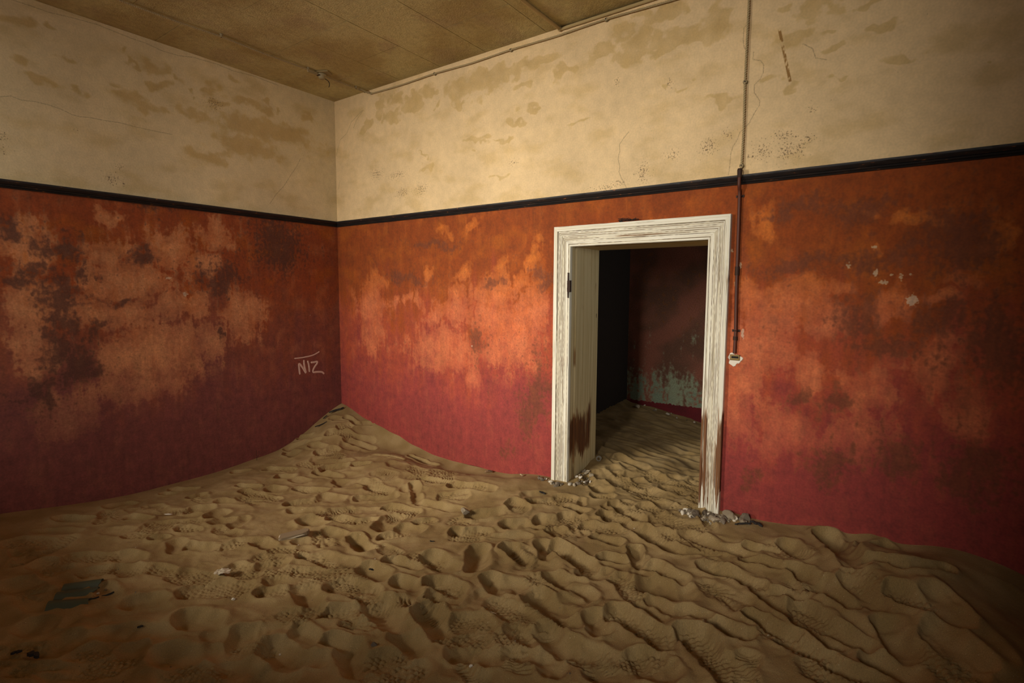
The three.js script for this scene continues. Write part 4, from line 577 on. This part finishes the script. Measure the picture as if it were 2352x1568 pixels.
{
  const t = tag(thing('wire_tangle', [3.08, 1.964, 0.02]), 'small tangle of dark wire lying on top of the door head casing', 'wire');
  const m = std('black_wire_scrap', { color: 0x171412 }), r = rng(5);
  for (let k = 0; k < 4; k++) { const pts = []; for (let i = 0; i < 6; i++) pts.push(new THREE.Vector3(-0.06 + i * 0.024 + (r() - 0.5) * 0.03, 0.004 + r() * 0.02, (r() - 0.3) * 0.02)); obj('strand', new THREE.TubeGeometry(new THREE.CatmullRomCurve3(pts), 30, 0.0018, 5), m, t); }
  obj('lump', rock(3, 0.016, 0.008, 0.008).translate(-0.055, 0.006, 0), m, t);
}

// ---------------------------------------------------------------- rubble and litter on the sand
function rock(seed, sx, sy, sz, detail = 1) { // a broken stone: an icosahedron cut by a few flat breaks
  const g = mergeVertices(new THREE.IcosahedronGeometry(1, detail).deleteAttribute('uv').deleteAttribute('normal')), p = g.attributes.position, r = rng(seed * 977 + 13), cuts = [];
  for (let k = 0; k < 6; k++) cuts.push([new THREE.Vector3(r() - 0.5, r() - 0.5, r() - 0.5).normalize(), 0.45 + 0.4 * r()]);
  const v = new THREE.Vector3();
  for (let i = 0; i < p.count; i++) { v.fromBufferAttribute(p, i).multiplyScalar(0.9 + 0.25 * r()); for (const [n, d] of cuts) { const over = v.dot(n) - d; if (over > 0) v.addScaledVector(n, -over); } p.setXYZ(i, v.x * sx, v.y * sy, v.z * sz); }
  const f = g.toNonIndexed(); f.computeVertexNormals(); return f;
}
const stoneMats = [0x7a6c5a, 0x95866e, 0xb2a38a, 0x5e5040, 0xd4c8b4].map((c, i) => std('stone_' + ['brown', 'grey', 'pale', 'dark', 'white'][i], { color: c, bumpMap: bumpFor(1, 1), bumpScale: 0.002 }));
const chipShapes = [...Array(7)].map((_, k) => rock(20 + k, 1, 0.6, 0.8));
function scatter(n, seed, spot, size, label, group, name = 'rubble_chip') {
  const r = rng(seed);
  for (let k = 0; k < n; k++) {
    const [x, z] = spot(r), s = size(r), tone = Math.min(4, Math.floor(r() ** 1.6 * 5)), o = obj(name, chipShapes[Math.floor(r() * 7)], stoneMats[tone]);
    o.scale.setScalar(s); o.rotation.set(r() * 0.8, r() * 6.28, r() * 0.8); o.position.set(x, sandAt(x, z) + s * 0.35, z);
    tag(o, label(['brown', 'grey', 'tan', 'dark', 'white'][tone], s > 0.014 ? 'larger' : s > 0.009 || name === 'pebble' ? 'small' : 'tiny'), 'stone', group);
  }
}
const pick = (r, spots) => spots[Math.floor(r() * spots.length)], near = (r, [x, z], a, b) => [x + (r() + r() - 1) * a, z + (r() + r() - 1) * b];
scatter(84, 301, (r) => { for (;;) { const q = near(r, pick(r, [[2.46, 0.075], [2.56, 0.08], [2.62, 0.11], [2.7, 0.04], [2.73, -0.06], [2.72, -0.14]]), 0.06, 0.045); if (q[1] > 0.045 || q[0] > 2.672) return q; } }, (r) => 0.006 + 0.016 * r() ** 2, (c, z) => `${z} ${c} rubble chip in the scatter at the foot of the left door casing`, 'rubble at the foot of the left casing');
scatter(112, 302, (r) => { for (;;) { const q = near(r, pick(r, [[3.56, 0.09], [3.62, 0.11], [3.68, 0.10], [3.72, 0.12], [3.78, 0.08], [3.86, 0.07]]), 0.07, 0.045); if (q[1] > 0.05) return q; } }, (r) => 0.007 + 0.019 * r() ** 2, (c, z) => `${z} ${c} rubble chip in the heap at the foot of the right door casing`, 'rubble at the foot of the right casing');
scatter(26, 303, (r) => { const t = r(); return [2.2 + 0.75 * t + (r() - 0.5) * 0.04, -2.43 + 0.05 * t + (r() - 0.5) * 0.1]; }, (r) => 0.006 + 0.012 * r() ** 2, (c, z) => `${z} ${c} chip along the far wall of the dark inner room`, 'chips along the inner back wall');
function stone(x, z, [sx, sy, sz], turn, mat, seed, label, sink = 0.35) { const o = obj('stone', rock(seed, sx, sy, sz, 2), stoneMats[mat]); o.position.set(x, sandAt(x, z) + sy * sink, z); o.rotation.y = turn; tag(o, label, 'stone'); return o; }
stone(3.80, 0.055, [0.055, 0.026, 0.034], -0.3, 1, 1, 'flat grey slab of stone, largest in the heap by the right casing');
stone(3.885, 0.045, [0.030, 0.038, 0.026], 0.4, 0, 2, 'pointed pyramid-shaped stone standing against the red wall right of the door');
stone(3.735, 0.150, [0.034, 0.015, 0.024], 0.2, 2, 4, 'pale flat stone at the front edge of the right-hand heap');
stone(3.62, 0.125, [0.026, 0.022, 0.022], 0.9, 3, 6, 'dark rounded stone at the left end of the right-hand heap');
stone(3.66, 0.085, [0.028, 0.022, 0.022], 1.7, 3, 7, 'dark stone in front of the bare brown foot of the casing');
stone(3.535, 0.060, [0.022, 0.012, 0.014], 0.2, 4, 8, 'white stone chip lying in the doorway by the right casing');
stone(2.555, 0.088, [0.018, 0.014, 0.014], 0.5, 4, 9, 'white plaster lump against the front of the left casing');
stone(2.31, 0.76, [0.032, 0.026, 0.026], 0.3, 1, 11, 'grey stone half sunk in a deep footprint left of the doorway');
stone(2.22, -2.30, [0.035, 0.022, 0.028], 0.3, 2, 12, 'pale lump of plaster at the left end of the inner wall');
stone(2.53, -2.41, [0.022, 0.018, 0.02], 0.3, 4, 13, 'white lump at the foot of the inner back wall');
stone(2.83, 1.95, [0.014, 0.012, 0.012], 0.3, 3, 14, 'dark pebble with a light side alone in the centre foreground');

const woodMat = (c, seed) => std('old_wood', { map: bytes(64, 256, (i, j) => { const n = N1.fbm(i * 0.18 + seed, j * 0.02, 3); return mix3(c, [c[0] * 0.55, c[1] * 0.52, c[2] * 0.5], smooth(-0.5, 0.5, n)); }), bumpMap: woodBump, bumpScale: 0.002 });
const greyWood = woodMat([150, 118, 84], 2), paleWood = woodMat([206, 180, 140], 5), blackBits = std('charred_bits', { color: 0x2a2520 });
function splinter(len, w, h, seed, n = 9) { // a torn strip of wood or bark: ragged, bent, tapering
  const r = rng(seed), P = [], I = [], U = [];
  for (let k = 0; k <= n; k++) { const t = k / n, a = w * (0.55 + 0.5 * r()) * Math.min(1, 0.35 + 3 * Math.min(t, 1 - t)), y = h * 1.5 * Math.sin(t * 2.6 + seed) * 0.6, c = (r() - 0.5) * w * 0.5; for (const [s, v] of [[-1, 0], [1, 0], [0.8, 1], [-0.8, 1]]) { P.push((t - 0.5) * len, y + v * h, c + s * a * 0.5); U.push(s * 0.5 + 0.5, t); } }
  for (let k = 0; k < n; k++) for (let q = 0; q < 4; q++) { const a = k * 4 + q, b = k * 4 + (q + 1) % 4; I.push(a, b, a + 4, b, b + 4, a + 4); }
  I.push(0, 2, 1, 0, 3, 2); const e = n * 4; I.push(e, e + 1, e + 2, e, e + 2, e + 3);
  const g = new THREE.BufferGeometry(); g.setAttribute('position', new THREE.Float32BufferAttribute(P, 3)); g.setAttribute('uv', new THREE.Float32BufferAttribute(U, 2)); g.setIndex(I); return toCreasedNormals(g, 0.6);
}
function litter(name, geo, mat, x, z, turn, lift, label, category, tilt = 0) { const o = obj(name, geo, mat); o.position.set(x, sandAt(x, z) + lift, z); o.rotation.set(0, turn, tilt, 'YXZ'); return tag(o, label, category); }
{ // half-buried plank end
  const t = tag(thing('plank', [1.635, sandAt(1.635, 1.565) + 0.012, 1.565], 0.93), 'short weathered plank end with a pale broken end, lying on the sand', 'plank'); t.rotation.z = 0.06; t.rotation.x = 0.1; t.scale.setScalar(0.82);
  const shape = new THREE.Shape([[-0.105, -0.030], [-0.09, -0.036], [0.06, -0.032], [0.085, -0.026], [0.098, -0.018], [0.10, 0.01], [0.082, 0.026], [-0.06, 0.032], [-0.098, 0.034]].map((p) => new THREE.Vector2(...p)));
  obj('board', uvBy(new THREE.ExtrudeGeometry(shape, { depth: 0.024, bevelEnabled: true, bevelSize: 0.003, bevelThickness: 0.003, bevelSegments: 2 }).rotateX(-Math.PI / 2).translate(0, -0.012, 0), (x, y, z) => [z * 2.5 + 0.3, x * 1.2]), std('sun_greyed_board', { color: 0x846e52, bumpMap: woodBump, bumpScale: 0.003 }), t);
  obj('broken_end', rock(31, 0.011, 0.014, 0.036, 2).translate(-0.106, 0.002, 0.0), stoneMats[4], t);
  obj('paint_edge', rock(33, 0.075, 0.006, 0.005, 2).translate(0.01, -0.003, 0.036), stoneMats[2], t);
}
{ // corrugated sheet: three ribs showing above the sand
  const t = tag(thing('corrugated_sheet', [1.37, sandAt(1.37, 2.57) + 0.004, 2.57], 0), 'piece of dark green corrugated sheet half buried in the left foreground sand', 'sheet');
  const dark = std('dark_green_sheet', { color: 0x4a5140, roughness: 0.5 }), P = [], I = [], W = 0.235, L = 0.16, n = 48, m = 10, th = 0.004;
  for (const s of [0, 1]) for (let i = 0; i <= n; i++) for (let j = 0; j <= m; j++) { const u = i / n, v = j / m, rag = j === m ? 0.02 * N1.n(u * 9, 2) : 0; P.push((v - 0.5) * L + rag, 0.024 * Math.abs(Math.sin(u * Math.PI * 3)) - s * th - 0.02 * v * smooth(0.3, 1, u) - 0.008, (u - 0.5) * W); }
  const at = (s, i, j) => s * (n + 1) * (m + 1) + i * (m + 1) + j;
  for (let i = 0; i < n; i++) for (let j = 0; j < m; j++) { I.push(at(0, i, j), at(0, i + 1, j), at(0, i, j + 1), at(0, i, j + 1), at(0, i + 1, j), at(0, i + 1, j + 1), at(1, i, j), at(1, i, j + 1), at(1, i + 1, j), at(1, i, j + 1), at(1, i + 1, j + 1), at(1, i + 1, j)); }
  for (let i = 0; i < n; i++) for (const j of [0, m]) I.push(at(0, i, j), at(1, i, j), at(0, i + 1, j), at(0, i + 1, j), at(1, i, j), at(1, i + 1, j));
  const g = new THREE.BufferGeometry(); g.setAttribute('position', new THREE.Float32BufferAttribute(P, 3)); g.setIndex(I);
  obj('sheet', toCreasedNormals(g, 0.7).rotateY(0.95), dark, t);
}
litter('splinter', splinter(0.09, 0.008, 0.006, 3), blackBits, 1.47, 2.555, 1.25, 0.006, 'long dark splinter along the near edge of the corrugated sheet', 'splinter');
litter('splinter', splinter(0.05, 0.008, 0.005, 4), blackBits, 1.46, 2.47, 1.3, 0.006, 'short dark splinter beyond the end of the corrugated sheet', 'splinter');
for (const [x, z, s, mat, label] of [[1.43, 2.50, 0.010, 2, 'pale chip between the two dark splinters'], [1.40, 2.46, 0.009, 1, 'brown chip at the far end of the corrugated sheet']]) { const o = stone(x, z, [s, s * 0.6, s * 0.8], 0.4, mat, Math.round(s * 1e4), label); }
{ // crumpled scrap of lining paper
  const g = new THREE.PlaneGeometry(0.075, 0.05, 14, 10).rotateX(-Math.PI / 2), p = g.attributes.position; for (let i = 0; i < p.count; i++) { const x = p.getX(i), z = p.getZ(i); p.setXYZ(i, x + 0.006 * N2.n(x * 40, z * 40), 0.012 + 0.016 * Math.abs(N1.n(x * 34 + 3, z * 34)) + 0.006 * N3.n(x * 90, z * 90), z + 0.006 * N4.n(x * 40, z * 40)); }
  const low = g.clone().translate(0, -0.002, 0), q = low.index.array.slice(); for (let k = 0; k < q.length; k += 3) [q[k + 1], q[k + 2]] = [q[k + 2], q[k + 1]]; low.setIndex([...q]);
  for (const e of [g, low]) e.computeVertexNormals();
  litter('paper_scrap', [g, low], std('dusty_paper', { color: 0xc2b298 }), 1.72, 2.04, 0.8, 0.0, 'crumpled pale paper scrap beside a treaded print on the left', 'paper');
}
litter('plaster_flake', rock(41, 0.030, 0.005, 0.012, 2), stoneMats[4], 0.64, 1.87, 0.7, 0.006, 'thin white plaster flake on the sand towards the left wall', 'flake');
litter('plaster_flake', rock(42, 0.030, 0.006, 0.014, 2), stoneMats[2], 0.17, 1.72, 0.6, 0.005, 'dull plaster flake close to the foot of the left wall', 'flake');
litter('wood_chip', splinter(0.07, 0.022, 0.010, 6), greyWood, 1.94, 0.045, 0.2, 0.006, 'brown wood chip in the hollow under the red back wall', 'wood');
litter('wood_chip', splinter(0.035, 0.014, 0.008, 7), paleWood, 2.28, 0.07, -0.3, 0.006, 'small wood chip near the wall just left of the doorway', 'wood');
litter('bark_strip', splinter(0.15, 0.028, 0.010, 8), blackBits, 0.075, 0.115, 1.15, 0.012, 'black curled strip of bark at the top of the sand drift in the corner', 'bark', 0.35);
litter('bark_strip', splinter(0.045, 0.014, 0.008, 18), blackBits, 0.06, 0.235, 1.2, 0.010, 'small black bark crumb on the drift between the two longer dark scraps', 'bark', 0.3);
litter('twig', splinter(0.12, 0.012, 0.009, 9), blackBits, 0.11, 0.32, 1.3, 0.010, 'dark ragged twig on the drift against the left wall', 'twig', 0.35);
litter('straw', splinter(0.035, 0.003, 0.0025, 10), paleWood, 3.115, 1.495, 0.05, 0.004, 'pale straw lying flat in the centre foreground', 'straw');
litter('shaving', new THREE.TubeGeometry(new THREE.CatmullRomCurve3([[0, 0, 0], [0.012, 0.004, 0.008], [0.026, 0.004, 0.009], [0.036, 0.001, 0.003]].map((p) => new THREE.Vector3(...p))), 24, 0.004, 8).scale(1, 0.6, 1), paleWood, 3.985, 1.062, -0.4, 0.006, 'pale curled shaving in a hollow in the right foreground', 'shaving');
litter('coil', new THREE.TubeGeometry(new THREE.CatmullRomCurve3([...Array(40)].map((_, k) => { const a = k / 39 * Math.PI * 4.4, r = 0.021 - k * 0.00025; return new THREE.Vector3(Math.cos(a) * r, 0.02 + Math.sin(a) * r, k * 0.0004); })), 120, 0.0028, 7), std('dull_wire', { color: 0x9d968a, roughness: 0.5 }), 2.715, -0.36, 0.5, 0.002, 'small coil of pale wire standing at the back end of the left jamb', 'wire');
litter('twig', splinter(0.09, 0.012, 0.008, 12), blackBits, 3.885, 0.115, 0.5, 0.006, 'dark twig at the right end of the rubble by the right casing', 'twig');
litter('bark_strip', splinter(0.075, 0.03, 0.010, 13), blackBits, 3.95, 0.085, -0.2, 0.006, 'torn dark bark just right of the right-hand rubble heap', 'bark');
{
  const pts = [[0, -0.01, 0], [0.004, 0.03, 0.004], [-0.002, 0.065, 0.0], [0.006, 0.10, 0.008]].map((p) => new THREE.Vector3(...p));
  const t = tag(thing('weed', [0.05, sandAt(0.05, 0.93), 0.93]), 'thin dry weed stem standing in the sand against the left wall', 'plant'), m = std('dry_stem', { color: 0x2a2018 });
  obj('stem', new THREE.TubeGeometry(new THREE.CatmullRomCurve3(pts), 20, 0.0016, 5), m, t);
  obj('stem', new THREE.TubeGeometry(new THREE.CatmullRomCurve3([[0.002, 0.02, 0.002], [0.012, 0.05, -0.01], [0.016, 0.085, -0.012]].map((p) => new THREE.Vector3(...p))), 14, 0.0012, 5), m, t);
}
for (const [x, z, s, a, label] of [[2.36, 1.12, 0.014, 0.4, 'black seed pod on a smooth mound left of the centre'], [2.60, 0.27, 0.022, 0.5, 'black leaf on the sand in front of the left casing'], [2.28, 1.51, 0.015, 0.9, 'black leaf in a dark hollow beyond the radial shoe print'], [2.74, 1.66, 0.010, 1.2, 'black speck of leaf right of the radial shoe print'], [3.18, 0.89, 0.009, 0.1, 'black crumb inside a long treaded print in mid floor'], [1.76, 2.82, 0.034, 0.2, 'black shard at the bottom left edge of the sand'], [1.69, 2.86, 0.022, 0.7, 'smaller black shard left of the bottom edge shard'], [1.88, 2.48, 0.014, 0.6, 'black curl of leaf in the lower left sand']]) litter('leaf', splinter(s * 2, s * 0.9, s * 0.35, Math.round(x * 100)), blackBits, x, z, a, s * 0.2, label, x < 1.8 ? 'shard' : 'leaf');
for (const [x, z, s, label] of [[3.24, 1.80, 0.0085, 'white pebble at the bottom edge just left of centre'], [1.99, 2.12, 0.009, 'pale pebble near the treaded print on the left'], [2.48, 2.17, 0.006, 'pale pebble low in the left foreground'], [2.68, 1.49, 0.008, 'white pebble on a rounded mound in the foreground'], [1.74, 1.61, 0.006, 'pale pebble just right of the plank end']]) stone(x, z, [s, s * 0.8, s * 0.9], s * 90, 4, Math.round(x * 100), label);
{ const r = rng(909); const live = (q) => q[0] > 0.3 && q[1] > 0.35 && q[0] < 4.7; scatter(90, 910, (r2) => { for (;;) { const q = [0.4 + r2() * 4.2, 0.35 + r2() * 2.5]; if (live(q)) return q; } }, (r2) => 0.0018 + 0.0032 * r2() ** 2, (c) => `tiny ${c} stone chip strewn on the trampled sand of the main room`, 'chips strewn over the sand', 'pebble'); }

renderer.render(scene, camera);
